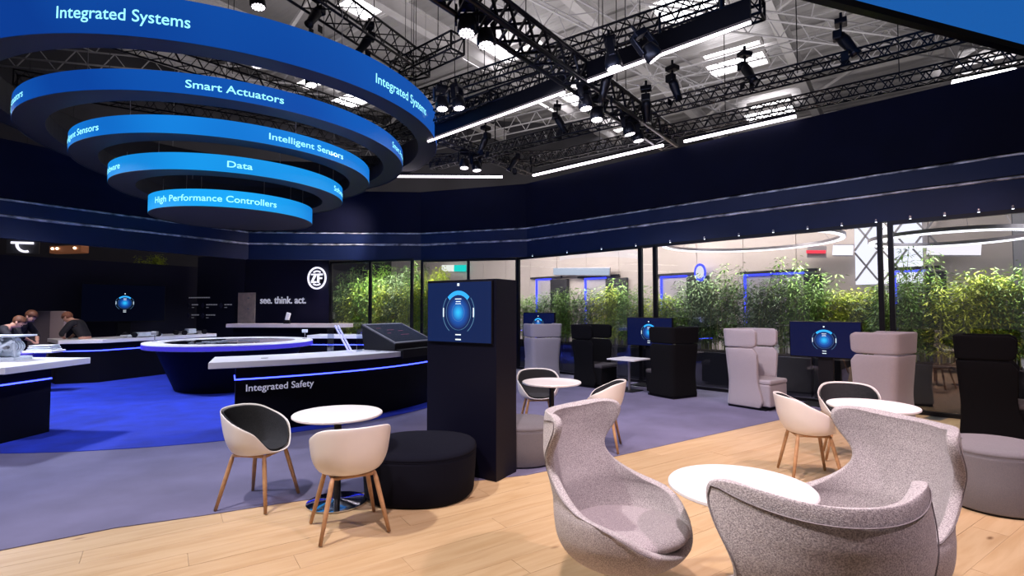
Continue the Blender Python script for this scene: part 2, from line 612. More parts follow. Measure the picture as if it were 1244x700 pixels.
def led_bar(label, a, b, m=LEDW, w=.05):
    a = Vector(a); b = Vector(b)
    t = thing('line_light', label, 'light', (a + b) / 2)
    mid = (a + b) / 2
    MB().bar(a - mid + Vector((0, 0, .045)), b - mid + Vector((0, 0, .045)), .07, .04).build('housing', RIG, t)
    MB().bar(a - mid, b - mid, w, .045).build('tube', m, t)
    return t


def wall_pt(px, z, off=.12):
    """point over the right header line seen at picture column px"""
    k = (px - 622) / 630
    s0, s1 = Vector(WP[0]), Vector(WP[1])
    d = (s1 - s0).normalized(); n = Vector((-d.y, d.x)); n = -n if n.dot(Vector((0, 0)) - s0) < 0 else n
    s0 = s0 + n * off
    t = (k * s0.y - s0.x) / (d.x - k * d.y)
    p = s0 + d * t
    return Vector((p.x, p.y, z))


led_bar('white line light on the right header, shorter run near the skylights', wall_pt(834, 5.03), wall_pt(972, 5.0))
led_bar('long white line light on the header beside the truss end', wall_pt(648, 5.10), wall_pt(808, 5.06))
led_bar('white line light over the back header next to the ring banners', (-3.3, 13.6, 5.12), (-.25, 13.5, 5.08))

# glass walls: panes with mullions and top rail


def glass_wall(name, a, b, n, z1=3.0, skip=()):
    root = setting(name)
    a = Vector((*a, 0)); b = Vector((*b, 0)); d = (b - a) / n
    dn = d.normalized()
    for i in range(n):
        p = a + d * i; q = a + d * (i + 1)
        MB().bar(p + dn * .02 + Vector((0, 0, z1 / 2)), q - dn * .02 + Vector((0, 0, z1 / 2)), .012, z1 - .08).build('pane', GLASS, root)
    for i in range(n + 1):
        p = a + d * i
        MB().bar(p + Vector((0, 0, .0)), p + Vector((0, 0, z1)), .07, .07, up=dn).build('mullion', BLACKM, root)
    MB().bar(a + Vector((0, 0, z1 - .03)), b + Vector((0, 0, z1 - .03)), .08, .06).build('top_rail', BLACKM, root)
    MB().bar(a + Vector((0, 0, .03)), b + Vector((0, 0, .03)), .08, .06).build('bottom_rail', BLACKM, root)
    return root


def wall_xy(px, off=0.0):
    p = wall_pt(px, 0, off); return (p.x, p.y)


glass_wall('window_1', WP[0], wall_xy(1084, -.03), 2)
glass_wall('window_2', wall_xy(1071, -.03), wall_xy(797, -.03), 1)
glass_wall('window_3', wall_xy(778, -.03), wall_xy(630, -.03), 1)
glass_wall('window_6', wall_xy(796, -.03), wall_xy(779, -.03), 1)
glass_wall('window_4', wall_xy(628, -.03), (-2.55, 14.7), 2)
glass_wall('window_5', (-2.75, 14.25), (-5.3, 15.2), 2)

# little downlights along the header bottom
dl0 = None
for i in range(16):
    k = 1235 - i * 42
    if k < 520: break
    p = wall_pt(k, 2.99, .10) if k > 660 else wall_pt(k, 2.99, .10)
    if dl0 is None:
        dl0 = thing('downlight', 'tiny white downlight under the header over the glass wall', 'light', p, 0, 'downlights under the header')
        MB().lathe([(.018, .0), (.018, .03), (.012, .05)], 10).build('housing', SILVER, dl0)
        MB().lathe([(.0, -.006), (.013, -.004), (.014, 0)], 10).build('lens', emat('tiny_lens', (.8, .85, 1), 5), dl0)
    else:
        dup(dl0, p)

# dark walls at the back left
wl = setting('wall_left')
MB().bar((-13.6, 12.6, 1.5), (-10.3, 17.4, 1.5), .15, 3.0).build('panel', WALLD, wl)
wb = setting('wall_back')
a = Vector((-10.2, 16.9)); b = Vector((-5.35, 15.25)); dv = (b - a)
for t0, t1 in ((0, .385), (.39, 1.0)):
    p, q = a + dv * t0, a + dv * t1
    MB().bar((p.x, p.y, 1.65), (q.x, q.y, 1.65), .15, 3.3).build('panel', WALLD if t0 else mat('blue_wall_panel', (.011, .012, .040), .5), wb)
wbr = atan2(dv.y, dv.x)
# pine door leaf in the back wall


def on_wall(px, z, off=.09):
    k = (px - 622) / 630
    n = Vector((dv.y, -dv.x)).normalized()
    a2 = a + n * off
    d = dv.normalized()
    t = (k * a2.y - a2.x) / (d.x - k * d.y)
    p = a2 + d * t
    return Vector((p.x, p.y, z))


dl = on_wall(290, 0, .11); dr = on_wall(310, 0, .11)
door = setting('door_1')
MB().bar((dl.x, dl.y, 1.06), (dr.x, dr.y, 1.06), .05, 2.12).build('door_leaf', mat('pine_door', (.72, .55, .45), .55, noise=(7, .15, 4)), door)
mid = (dl * .35 + dr * .65)
for z in (1.95, 1.62):
    MB().tube([mid + Vector((0, -.02, z)), mid + Vector((0, -.09, z))], .018, 10).build('door_knob', SILVER, door)


def wall_text(name, s, px, z, size, m, cat_label, cat, bold=.004, off=.10):
    me = text_mesh(s, size, bold, 'CENTER', .006)
    o = mesh_obj(name, me, m)
    p = on_wall(px, z, off)
    o.location = p; o.rotation_euler = (pi / 2, 0, wbr)
    return tag(o, cat_label, cat)


wall_text('wall_lettering', 'see. think. act.', 343.5, 1.78, .30, TXT, 'white words on the dark back wall beside the pine door', 'lettering', .006)
# round illuminated emblem
lp = on_wall(385, 2.52, .12)
lg = thing('round_emblem', 'glowing round white emblem high on the dark back wall', 'sign', lp, wbr)
ey = Matrix.Rotation(pi / 2, 3, 'X')


def flat_arc(mb, r0, r1, a0, a1, y0, y1, n=24, cx=0, cz=0):
    """arc band standing in the local XZ plane, extruded y0..y1"""
    t = MB().arc((0, 0), r0, r1, a0, a1, y0, y1, n)
    mb.add([(x + cx, -z, y + cz) for x, y, z in t.v], t.f)
    return mb


def flat_poly(mb, pts, y0, y1):
    t = MB().prism(pts, y0, y1)
    mb.add([(x, -z, y) for x, y, z in t.v], t.f)
    return mb


flat_arc(MB(), .285, .33, 0, 2 * pi, .0, .03, 48).build('rim', SIGNW, lg)
flat_poly(MB(), [(-.2, .13), (-.02, .13), (-.02, .09), (-.13, -.09), (-.02, -.09), (-.02, -.14), (-.2, -.14), (-.2, -.09), (-.1, .09), (-.2, .09)], 0, .03).build('letter_z', SIGNW, lg)
flat_poly(MB(), [(.02, -.14), (.08, -.14), (.08, -.03), (.18, -.03), (.18, .02), (.08, .02), (.08, .08), (.2, .08), (.2, .13), (.02, .13)], 0, .03).build('letter_f', SIGNW, lg)
flat_arc(MB(), .185, .225, R(55), R(125), 0, .03, 16).build('upper_arc', SIGNW, lg)
flat_arc(MB(), .185, .225, R(235), R(305), 0, .03, 16).build('lower_arc', SIGNW, lg)
MB().box((0, .035, 0), (.3, .05, .3)).build('mount', BLACK, lg)

# small printed chart on the blue wall panel: heading and captions as thin strokes
ch = thing('wall_chart', 'small white captions in two rows on the blue wall panel left of the door', 'graphic', on_wall(250, 0, .10), wbr)
mb = MB()
for (x0, x1, z) in ((-.74, .18, 1.98), (-.6, -.32, 1.75), (.02, .5, 1.75), (.78, 1.1, 1.75), (-.6, -.26, 1.42), (.02, .42, 1.42)):
    n = max(2, int((x1 - x0) / .09))
    for k in range(n):
        w = (x1 - x0) / n
        mb.box((x0 + w * (k + .45), 0, z), (w * .8, .008, .035))
    if z < 1.9:
        mb.box((x0 + .06, 0, z - .09), (.1, .008, .02))
mb.build('captions', mat('print_white', (.35, .35, .42), .5, emit=(.5, .5, .6), strength=.15), ch)
mb = MB()
for x, z in ((-.74, 1.72), (-.12, 1.72), (.64, 1.72), (-.74, 1.39), (-.12, 1.39)):
    mb.box((x, 0, z), (.13, .008, .13), mtx=Matrix.Rotation(pi / 4, 3, 'Y'))
mb.build('diamonds', mat('print_blue', (.05, .05, .12), .5), ch)

# ------------------------------------------------------------------ display screen helper (UI artwork)
SCR_BG = emat('screen_blue', (.0022, .0055, .045), 1.0)
SCR_ARC = emat('screen_cyan', (.03, .38, .95), 1.3)
SCR_LINE = emat('screen_pale', (.18, .42, .75), .55)
SCR_W = emat('screen_white', (.8, .9, 1.0), 1.3)


def disc_mat():
    m = bpy.data.materials.new('screen_core'); m.use_nodes = True
    nt = m.node_tree; b = nt.nodes['Principled BSDF']
    b.inputs['Base Color'].default_value = (.01, .01, .02, 1)
    tc = nt.nodes.new('ShaderNodeTexCoord')
    mp = nt.nodes.new('ShaderNodeMapping'); mp.vector_type = 'POINT'
    mp.inputs['Location'].default_value = (-.5, -.5, -.5)
    nt.links.new(tc.outputs['Generated'], mp.inputs['Vector'])
    g = nt.nodes.new('ShaderNodeVectorMath'); g.operation = 'MULTIPLY'; g.inputs[1].default_value = (2, 0, 2)
    ln = nt.nodes.new('ShaderNodeVectorMath'); ln.operation = 'LENGTH'
    nt.links.new(mp.outputs[0], g.inputs[0]); nt.links.new(g.outputs[0], ln.inputs[0])
    r = nt.nodes.new('ShaderNodeValToRGB')
    e = r.color_ramp.elements
    e[0].position = 0; e[0].color = (.03, .55, 1.0, 1)
    e[1].position = 1; e[1].color = (.002, .008, .06, 1)
    x = r.color_ramp.elements.new(.5); x.color = (.005, .09, .42, 1)
    nt.links.new(ln.outputs['Value'], r.inputs['Fac'])
    nt.links.new(r.outputs['Color'], b.inputs['Emission Color'])
    b.inputs['Emission Strength'].default_value = 1.15
    b.inputs['Specular IOR Level'].default_value = .1
    return m


SCR_CORE = disc_mat()


def ui(parent, s, cz=0, y=0, kz=1.0):
    """round interface artwork, radius s, on a screen whose face is at local y"""
    t = 0.003

    def fin(mb): return MB().add([(vx, vy + y, (vz - 0) * kz + cz) for vx, vy, vz in mb.v], mb.f)
    m = MB(); flat_arc(m, .0005, s * .78, 0, 2 * pi, 0, t, 40); fin(m).build('interface_core', SCR_CORE, parent)
    m = MB(); flat_arc(m, s * .80, s * 1.0, R(45), R(135), 0, t, 24); fin(m).build('interface_arc', SCR_ARC, parent)
    m = MB()
    flat_arc(m, s * .80, s * .815, 0, 2 * pi, 0, t, 60); flat_arc(m, s * 1.02, s * 1.045, R(-55), R(40), 0, t, 30); flat_arc(m, s * 1.02, s * 1.045, R(140), R(235), 0, t, 30)
    flat_arc(m, s * .40, s * .41, 0, 2 * pi, .002, t + .003, 40)
    fin(m).build('interface_rings', SCR_LINE, parent)
    m = MB()
    for (x, z, w, h) in ((0, 1.28, .12, .12), (0, -1.02, .34, .05), (0, -1.24, .34, .06), (-.98, 0, .045, .42), (.98, 0, .045, .42), (0, .62, .4, .035), (0, .50, .3, .035), (0, .40, .34, .03)):
        m.box((s * x, -.004, s * z), (s * w, .004, s * h))
    fin(m).build('interface_marks', SCR_W if kz == 1 else SCR_W, parent)


def monitor(label, loc, rz, w=1.06, h=.60, zc=1.1, post=True):
    t = thing('display_monitor', label, 'monitor', (loc[0], loc[1], 0), rz)
    MB().box((0, .03, zc), (w, .06, h)).build('screen_housing', BLACK, t, bevel=.008)
    sc = MB().box((0, -.002, zc), (w - .03, .004, h - .03)).build('screen', SCR_BG, t)
    ui(t, h * .29, zc - .01, -.005)
    MB().box((0, .09, zc * .5), (.22, .08, zc)).build('post', BLACKM, t)
    MB().box((0, .05, .012), (.7, .45, .024)).build('foot', BLACKM, t, bevel=.004)
    return t


U = Vector((.7071, -.7071)); V = Vector((.7071, .7071))
URZ = atan2(U.y, U.x)
monitor('wall-side screen with round blue interface between the light grey and pink-lit booths', (5.16, 8.60), URZ, zc=1.10)
monitor('screen with round blue interface behind the black booths and white table', (2.86, 10.86), URZ, zc=1.13)
monitor('half hidden screen behind the lavender booth next to the info totem', (.66, 13.0), URZ, zc=1.22)

# monitor on the dark left wall
lw = Vector((3.3, 4.8)).normalized()
pL = PY(155, 367, 14.55)
t = thing('display_monitor', 'dark wall screen with round blue interface above the long left counter', 'monitor', (pL.x, pL.y - .1, 0), atan2(lw.y, lw.x) - .25)
MB().box((0, .06, pL.z - .03), (1.9, .08, 1.05)).build('screen_housing', BLACK, t, bevel=.008)
MB().box((0, .018, pL.z - .03), (1.86, .004, 1.0)).build('screen', mat('screen_dim', (.001, .001, .002), .7, spec=.05, emit=(.001, .0015, .006), strength=1), t)
ui(t, .20, pL.z - .03, .012)
MB().box((0, .14, pL.z / 2), (.3, .1, pL.z)).build('post', BLACK, t)

# ------------------------------------------------------------------ info totem (foreground column with screen)
tu = Vector((-.84, .542)); rzT = atan2(-tu.y, -tu.x)
corner = Vector((-.146, 4.87)); TW, TD, TH = .86, .35, 1.89
cxy = corner + tu * TW / 2 + Vector((tu.y, -tu.x)) * 0 + Vector((-(-tu).y, (-tu).x)) * (TD / 2)
t = thing('info_totem', 'tall dark blue info column with a lit screen at its top, standing in the middle', 'display column', (cxy.x, cxy.y, 0), rzT)
MB().box((0, 0, TH / 2), (TW, TD, TH)).build('body', mat('totem_navy', (.0022, .0022, .009), .45, spec=.2), t, bevel=.004)
y0 = -TD / 2
SCR_T = emat('totem_screen_blue', (.0035, .016, .085), 1.0)
MB().box((-.005, y0 - .012, 1.573), (.80, .026, .60)).build('screen_bezel', BLACK, t, bevel=.003)
MB().box((-.005, y0 - .027, 1.573), (.785, .005, .585)).build('screen', SCR_T, t)
ui(t, .19, 1.57, y0 - .031, 1.12)

# ------------------------------------------------------------------ counters of the blue circle


def led_light(loc, tgt, sz, pw):
    pass


def curved_counter(label, a0, a1, rb0, rb1, rs0, rs1, mirror=False, text=None, ext=R(3.5), z=.95):
    t = thing('display_counter', label, 'counter', (AX.x, AX.y, 0))
    MB().arc((0, 0), rb0, rb1, a0, a1, .013, z - .08, 40).build('body', COUNTER, t)
    MB().arc((0, 0), rs0, rs1, a0 - ext, a1 + ext, z - .08, z, 48).build('worktop', WHITE, t, bevel=.006)
    MB().arc((0, 0), rb0 + .03, rb1 - .03, a0 + .01, a1 - .01, z - .13, z - .07, 40).build('neck', BLACK, t)
    MB().arc((0, 0), rb1 - .004, rb1 + .008, a0, a1, .695, .712, 40).build('light_strip', LEDB, t)
    for aa in (a0, a1):
        q = aa - .0016 if aa == a0 else aa + .0016
        p0 = Vector((rb0 * cos(q), rb0 * sin(q), .703)); p1 = Vector((rb1 * cos(q), rb1 * sin(q), .703))
        MB().bar(p0, p1, .012, .017).build('light_strip', LEDB, t)
    if text:
        s, size, ang, zz = text
        me = text_mesh(s, size, .0015)
        for v in me.vertices:
            an = ang + v.co.x / rb1
            v.co = Vector(((rb1 + .004) * cos(an), (rb1 + .004) * sin(an), zz + v.co.y))
        mesh_obj('lettering', me, TXT, t)
    return t


def ang_of(px, r, py=376):
    """angle about the ring axis where the near side of radius r is seen at picture column px"""
    d = ray(px, py); d = Vector((d.x, d.y)).normalized()
    c = AX
    b = d.dot(c); disc = b * b - (c.length_squared - r * r)
    disc = max(disc, 0)
    p = d * (b - sqrt(disc))
    q = p - c
    return atan2(q.y, q.x)


a_l = ang_of(288, 4.72)
curved_counter('curved white-topped counter with blue light line nearest the café table', a_l, R(-21), 4.25, 4.72, 4.05, 4.92,
               text=('Integrated Safety', .125, ang_of(300, 4.72), .545))
curved_counter('white-topped counter with blue light line at the left picture edge, carrying the white machine', R(-150), R(-93), 4.0, 4.65, 3.75, 4.97,
               text=('es', .11, R(-96.3), .56), ext=R(4.5))


def straight_counter(label, pts, depthv, z=.95, lip=.18, led_m=LEDB):
    t = thing('display_counter', label, 'counter', (pts[0][0], pts[0][1], 0))
    o = Vector(pts[0]); dv_ = Vector(depthv); q = [Vector(p) - o for p in pts]
    body = [p + dv_.normalized() * .18 for p in q] + [p + dv_ * .85 for p in reversed(q)]
    MB().prism([(p.x, p.y) for p in body], .013, z - .08).build('body', COUNTER, t)
    slab = q + [p + dv_ for p in reversed(q)]
    MB().prism([(p.x, p.y) for p in slab], z - .08, z).build('worktop', WHITE, t, bevel=.006)
    f = [p + dv_.normalized() * .17 for p in q]
    m = MB()
    for k in range(len(f) - 1):
        m.bar((f[k].x, f[k].y, .703), (f[k + 1].x, f[k + 1].y, .703), .016, .02)
    m.build('light_strip', led_m, t)
    return t


straight_counter('long white-topped counter with blue light line behind the round table on the left', [(-9.55, 10.95), (-8.85, 11.25), (-7.95, 14.0)], (-.9, .75))
straight_counter('short white-topped counter with blue light line behind the tilted touchscreen', [(-5.15, 13.05), (-3.55, 13.0)], (.05, .75))
# high bar at the back
t = thing('bar_counter', 'pale narrow bar counter with rounded end below the wall words', 'counter', (-7.9, 14.35, 0))
MB().prism([(.15, .1), (3.0, .1), (3.0, .55), (.15, .55)], .01, 1.1).build('body', COUNTER, t)
pts = [(0, 0), (3.1, -.1)] + [(3.1 + .33 * sin(R(k)), .23 - .33 * cos(R(k))) for k in range(0, 181, 15)] + [(0, .65)]
MB().prism(pts, 1.10, 1.2).build('worktop', mat('pale_birch_top', (.70, .58, .56), .4, noise=(3, .05)), t, bevel=.006)

# round table in the middle of the circle
t = thing('round_display_table', 'large round dark display table with white rim and glass top under the ring banners', 'table', (AX.x, AX.y, 0))
prof = [(.9, .013), (1.05, .015), (1.40, .80), (.05, .80)]
MB().lathe([(1.0, .013), (1.34, .84)], 96).build('base', COUNTER, t, auto=True)
MB().arc((0, 0), 1.20, 1.55, 0, 2 * pi, .84, .955, 96).build('rim_top', WHITE, t, bevel=.008)
MB().arc((0, 0), .0005, 1.20, 0, 2 * pi, .84, .945, 72).build('glass_top', GLASSD, t)
MB().arc((0, 0), 1.551, 1.556, 0, 2 * pi, .85, .93, 96).build('light_band', emat('violet_band', (.055, .04, .62), 1.0), t)
mb = MB()
rr = random.Random(4)
for k in range(16):
    mb.box((rr.uniform(-.5, .5), rr.uniform(-.8, .2), .952), (rr.uniform(.05, .25), rr.uniform(.03, .1), .01), rr.uniform(0, 3))
mb.build('inlay_model', mat('inlay_grey', (.20, .22, .26), .4), t)

# ------------------------------------------------------------------ ring banners
RINGS = [  # r, z0, z1, colour, strength
    (.1227, 3.47, 3.78, (.010, .31, .84), 1.0),
    (.1736, 3.97, 4.26, (.009, .27, .80), .95),
    (.2200, 4.40, 4.69, (.008, .21, .76), .9),
    (.2790, 4.78, 5.09, (.006, .095, .50), .85),
    (.3400, 5.21, 5.79, (.006, .075, .42), .85)]
DD = AX.length
RT = emat('ring_text_glow', (.30, .88, 1.0), 1.5)
names = ['lowest and smallest glowing blue ring banner, words on it naming high performance controllers', 'second lowest glowing blue ring banner with the word Data facing front',
         'middle glowing blue ring banner, words Intelligent Sensors at its right', 'second highest ring banner with the words Smart Actuators in front', 'topmost and widest blue ring banner with the words Integrated Systems']
UNDER = mat('ring_underside', (.012, .012, .020), .6)


def ring_mat(name, c, s):
    m = mat(name, (.002, .002, .004), .7, emit=c, strength=s, spec=.06)
    nt = m.node_tree; b = nt.nodes['Principled BSDF']
    tc = [n for n in nt.nodes if n.type == 'TEX_COORD'][0]
    n = nt.nodes.new('ShaderNodeTexNoise'); n.inputs['Scale'].default_value = .35; n.inputs['Detail'].default_value = 1
    nt.links.new(tc.outputs['Object'], n.inputs['Vector'])
    r = nt.nodes.new('ShaderNodeValToRGB')
    r.color_ramp.elements[0].position = .35; r.color_ramp.elements[0].color = (c[0] * .7, c[1] * .72, c[2] * .82, 1)
    r.color_ramp.elements[1].position = .65; r.color_ramp.elements[1].color = (c[0] * 1.2, c[1] * 1.3, c[2] * 1.15, 1)
    nt.links.new(n.outputs['Fac'], r.inputs['Fac']); nt.links.new(r.outputs['Color'], b.inputs['Emission Color'])
    return m


RY = [242, 202, 160, 115, 45]
RTEXT = [
    [('High Performance Controllers', 189, 336)],
    [('Data', 276, 307), ('Software', None, 146), ('Software', 406, None)],
    [('Intelligent Sensors', 327, 417), ('Intelligent Sensors', None, 120)],
    [('Smart Actuators', 225, 345), ('Smart Actuators', None, 28), ('Smart Actuators', 477, None)],
    [('Integrated Systems', 68, 231), ('Integrated Systems', 457, 520)]]
for i, (rf, z0, z1, c, s) in enumerate(RINGS):
    r = rf * DD
    t = thing('ring_banner', names[i], 'banner', (AX.x, AX.y, z0), 0, 'ring banners over the blue circle')
    h = z1 - z0
    MB().arc((0, 0), r - .02, r, 0, 2 * pi, .0, h, 144).build('lit_face', ring_mat('ring_face_%d' % i, c, s), t, smooth=False)
    w = .42 if i < 4 else .40
    mb = MB(); mb.arc((0, 0), r - w, r - .021, 0, 2 * pi, .005, .03, 144)
    mb.arc((0, 0), r - .030, r - .0205, 0, 2 * pi, -.004, h, 144); mb.arc((0, 0), r - .030, r - .003, 0, 2 * pi, -.006, -.001, 144)
    mb.arc((0, 0), r - w, r - w + .02, 0, 2 * pi, .03, h, 96)
    mb.arc((0, 0), r - w, r - .021, 0, 2 * pi, h - .02, h, 96)
    if i == 0:
        mb.arc((0, 0), .001, r - w, 0, 2 * pi, .005, .03, 64)
    mb.build('frame', UNDER, t)
    for k in range(6):
        aa = R(20 + 60 * k)
        ca, sa = cos(aa) * (r - .2), sin(aa) * (r - .2)
        MB().tube([(ca, sa, h), (ca, sa, h + .35 + (2.6 if i == 4 else .1))], .006, 5).build('hanging_cable', SILVER, t)
    cap = None
    size_ref = None
    for (txt, pa, pb) in RTEXT[i]:
        if pa and pb:
            aa, ab = ang_of(pa, r, RY[i]), ang_of(pb, r, RY[i])
            wid = (ab - aa) * r
        me = text_mesh(txt, h * .54 if i < 4 else h * .40, .0015)
        xs = [v.co.x for v in me.vertices]; W0 = max(xs) - min(xs); x0 = min(xs)
        if size_ref is None or (pa and pb and i != 4):
            size_ref = wid / W0
        kx = size_ref
        if pa is not None:
            st = ang_of(pa, r, RY[i])
        else:
            st = ang_of(pb, r, RY[i]) - W0 * kx / r
        hh = (.30 * h) if i < 4 else .34 * h
        if i == 4 and pa == 457: hh = .34 * h
        for v in me.vertices:
            an = st + (v.co.x - x0) * kx / r
            v.co = Vector(((r + .006) * cos(an), (r + .006) * sin(an), hh + v.co.y))
        mesh_obj('lettering', me, RT, t)

# ------------------------------------------------------------------ lounge furniture


def smooth_obj(mb, name, m, parent, sub=1, solid=None, off=-1, merge=True):
    me = mb.mesh(name, m, True)
    if merge:
        bm = bmesh.new(); bm.from_mesh(me); bmesh.ops.remove_doubles(bm, verts=bm.verts, dist=1e-4)
        bmesh.ops.recalc_face_normals(bm, faces=bm.faces); bm.to_mesh(me); bm.free(); me.shade_smooth()
    o = bpy.data.objects.new(name, me); COL.objects.link(o); o.parent = parent
    if solid:
        s = o.modifiers.new('solid', 'SOLIDIFY'); s.thickness = solid; s.offset = off; s.use_even_offset = False
    if sub:
        s = o.modifiers.new('sub', 'SUBSURF'); s.levels = sub; s.render_levels = sub
    return o


EGG = [  # z, half opening angle (deg from back), rx, ry_back, ry_front, centre y
    [.22, 180, .05, .05, .05, 0], [.235, 180, .14, .13, .14, 0], [.275, 180, .25, .24, .24, 0], [.32, 180, .325, .30, .31, 0], [.365, 180, .365, .33, .35, 0],
    [.41, 152, .390, .345, .365, 0], [.46, 136, .403, .352, .37, 0], [.52, 121, .408, .358, .375, 0], [.565, 104, .406, .362, .37, 0], [.595, 82, .398, .368, .36, 0],
    [.66, 59, .405, .42, .33, .025], [.74, 45, .44, .48, .28, .065], [.82, 46, .455, .50, .26, .07], [.90, 53, .445, .50, .25, .065], [.96, 58.5, .432, .50, .25, .06],
    [1.00, 60.5, .424, .50, .25, .06], [1.035, 59.5, .420, .50, .24, .06], [1.06, 56, .418, .498, .24, .06], [1.08, 49, .415, .495, .24, .06], [1.092, 39, .412, .492, .24, .06], [1.098, 24, .41, .490, .24, .06]]


def egg_pt(z, u, inset=0):
    A, rx, rb, rf, cy = lerp_tab(EGG, z)
    A = min(A, 180)
    a = R(A) * u
    x = (rx - inset) * sin(a)
    y = -(rb - inset) * cos(a) if cos(a) > 0 else -(rf - inset) * cos(a)
    return x, y + cy


def saddle(z, u):
    q = min(1, max(0, (z - .80) / .22)); q = q * q * (3 - 2 * q)
    k = min(1, lerp_tab(EGG, z)[0] * abs(u) / 60)
    return .058 * q * (1 - k ** 2.2) + .012 * q


def egg_chair():
    t = thing('egg_chair', '', 'armchair')
    rows = [.22, .228, .238, .255, .275, .295, .32, .34, .36, .375, .39, .41, .435, .46, .49, .52, .545, .565, .583, .60, .63, .66, .70, .74, .78, .82, .86, .90, .94, .97, 1.0, 1.02, 1.04, 1.055, 1.07, 1.08, 1.087, 1.093, 1.098]
    n = 44
    mb = MB(); vs = []
    for z in rows:
        for k in range(n + 1):
            u = -1 + 2 * k / n
            x, y = egg_pt(z, u)
            zz = z - saddle(z, u)
            vs.append((x, y, zz))
    fs = []
    for i in range(len(rows) - 1):
        for k in range(n):
            a_ = i * (n + 1) + k
            fs.append((a_, a_ + 1, a_ + n + 2, a_ + n + 1))
    vs.append((0, 0, .218)); c0 = len(vs) - 1
    fs += [(k + 1, k, c0) for k in range(n)]
    mb.add(vs, fs)
    o = smooth_obj(mb, 'shell', EGGM, t, sub=1, solid=.045, off=-1)
    # make sure thickness grows inward
    # stitched seam just inside the outer rim
    for sgn in (-1, 1):
        pts = []
        for i, z in enumerate([.43 + k * .0318 for k in range(20)]):
            x, y = egg_pt(z, .955, -.0025)
            pts.append((sgn * x, y, z - saddle(z, .955)))
        for u in [(.90 - .06 * k) for k in range(16)]:
            x, y = egg_pt(1.043, u, -.0025)
            pts.append((sgn * x, y, 1.043 - saddle(1.043, u)))
        MB().tube(pts, .0022, 5).build('seam', mat('seam_thread', (.20, .18, .19), .9), t, smooth=True)
    # seat cushion
    prof = [(0, .375), (.20, .375), (.285, .385), (.315, .415), (.300, .450), (.22, .468), (0, .475)]
    cm = MB().lathe(prof, 36)
    cm.v = [(x * (1.0), (y * 1.06 + .025), z + .03 * max(0, y) / .3 - .01) for x, y, z in cm.v]
    smooth_obj(cm, 'seat_cushion', EGGC, t, sub=1)
    # swivel base
    MB().lathe([(.034, .05), (.034, .235)], 20).build('column', CHROME, t, smooth=True)
    mb = MB()
    for k in range(4):
        aa = pi / 4 + k * pi / 2
        mb.tube([(0.02 * cos(aa), .02 * sin(aa), .085), (.12 * cos(aa), .12 * sin(aa), .07), (.32 * cos(aa), .32 * sin(aa), .018)], [.026, .022, .013], 10)
    mb.lathe([(.05, .04), (.045, .10)], 20)
    mb.build('star_base', CHROME, t, smooth=True)
    return t


egg = egg_chair()
# chair local +y is its front
egg.location = (.60, 2.86, 0); egg.rotation_euler = (0, 0, R(-38 - 90))
egg['label'] = 'grey heather wool wing armchair left of the white table, its seat and cushion in view'
egg['group'] = 'wing armchairs round the low white table'
dup(egg, (1.74, 2.67, 0), R(190 - 90), 'grey wool wing armchair right of the white table, beside the grey pouf')
dup(egg, (1.02, 1.95, 0), R(88 - 90), 'grey wool wing armchair nearest the camera, seen from behind')


def round_table(label, loc, r, h, base='disc', col=.03, cm=None, rb=.24):
    t = thing('round_table', label, 'table', (loc[0], loc[1], 0))
    MB().lathe([(r - .012, h - .026), (r, h - .018), (r, h - .006), (r - .006, h)], 72).build('tabletop', WHITE, t, auto=True)
    MB().lathe([(col, .02), (col, h - .026)], 20).build('column', cm or CHROME, t, smooth=False, auto=True)
    MB().lathe([(rb, 0.007), (rb, .014), (rb * .8, .022), (col + .02, .034), (col, .04)], 48).build('base', CHROME, t, auto=True)
    MB().lathe([(.10, h - .035), (.10, h - .026)], 24).build('mount_plate', BLACKM, t)
    return t


round_table('small round white café table with mirror-chrome foot beside the dark pouf', (-1.45, 4.36), .36, .74, cm=BLACKM)
tb = round_table('low round white table between the three wing armchairs', (1.14, 2.63), .345, .725)
round_table('round white table in front of the pink-lit booth', (3.25, 4.72), .355, .74)
round_table('round white table just right of the info totem', (.47, 6.20), .35, .745, cm=BLACKM)
# square table between black booths
t = thing('square_table', 'square white table on one thin post between the black booths', 'table', (2.30, 10.25, 0), URZ)
MB().box((0, 0, .625), (.62, .62, .025)).build('tabletop', WHITE, t, bevel=.004)
MB().lathe([(.022, .02), (.022, .62)], 16).build('column', SILVER, t, auto=True)
MB().box((0, 0, .013), (.4, .4, .014)).build('base', BLACKM, t, bevel=.004)


def shell_profile(a):
    """rim height and radii of bucket shell at angle a (0 = back)"""
    d = abs(a)
    tab = [[0, .790], [30, .786], [55, .765], [80, .705], [100, .660], [118, .615], [132, .540], [145, .475], [160, .452], [180, .447]]
    h = lerp_tab(tab, d)[0]
    return h


def bucket_pt(a, v, ins=0):
    d = abs(a)
    hr = shell_profile(a)
    ar = R(a)
    rx, rb, rf = .288, .262, .245
    flare = (hr - .44) / .35
    ry = rb if d < 90 else rf
    # outer plan radius grows with height
    zb = .430
    # v in 0..1 : 0 centre, .55 bowl edge, 1 rim
    if v < .5:
        q = v / .5
        rad = .70 * q; z = zb + .012 * q * q
    else:
        q = (v - .5) / .5
        f = max(flare, .02)
        rad = .70 + (.14 * sin(min(1, q * 1.6) * pi / 2)) + .16 * q * (f ** .6)
        z = zb + .012 + (hr - zb - .012) * (q ** 1.35 if f > .2 else q)
    x = (rx * rad - ins * (1 if v > .5 else 0)) * sin(ar)
    y = -(ry * rad - ins * (1 if v > .5 else 0)) * cos(ar)
    if d < 90: y -= .03 * q * flare * cos(ar) if v >= .5 else 0
    return x, y, z


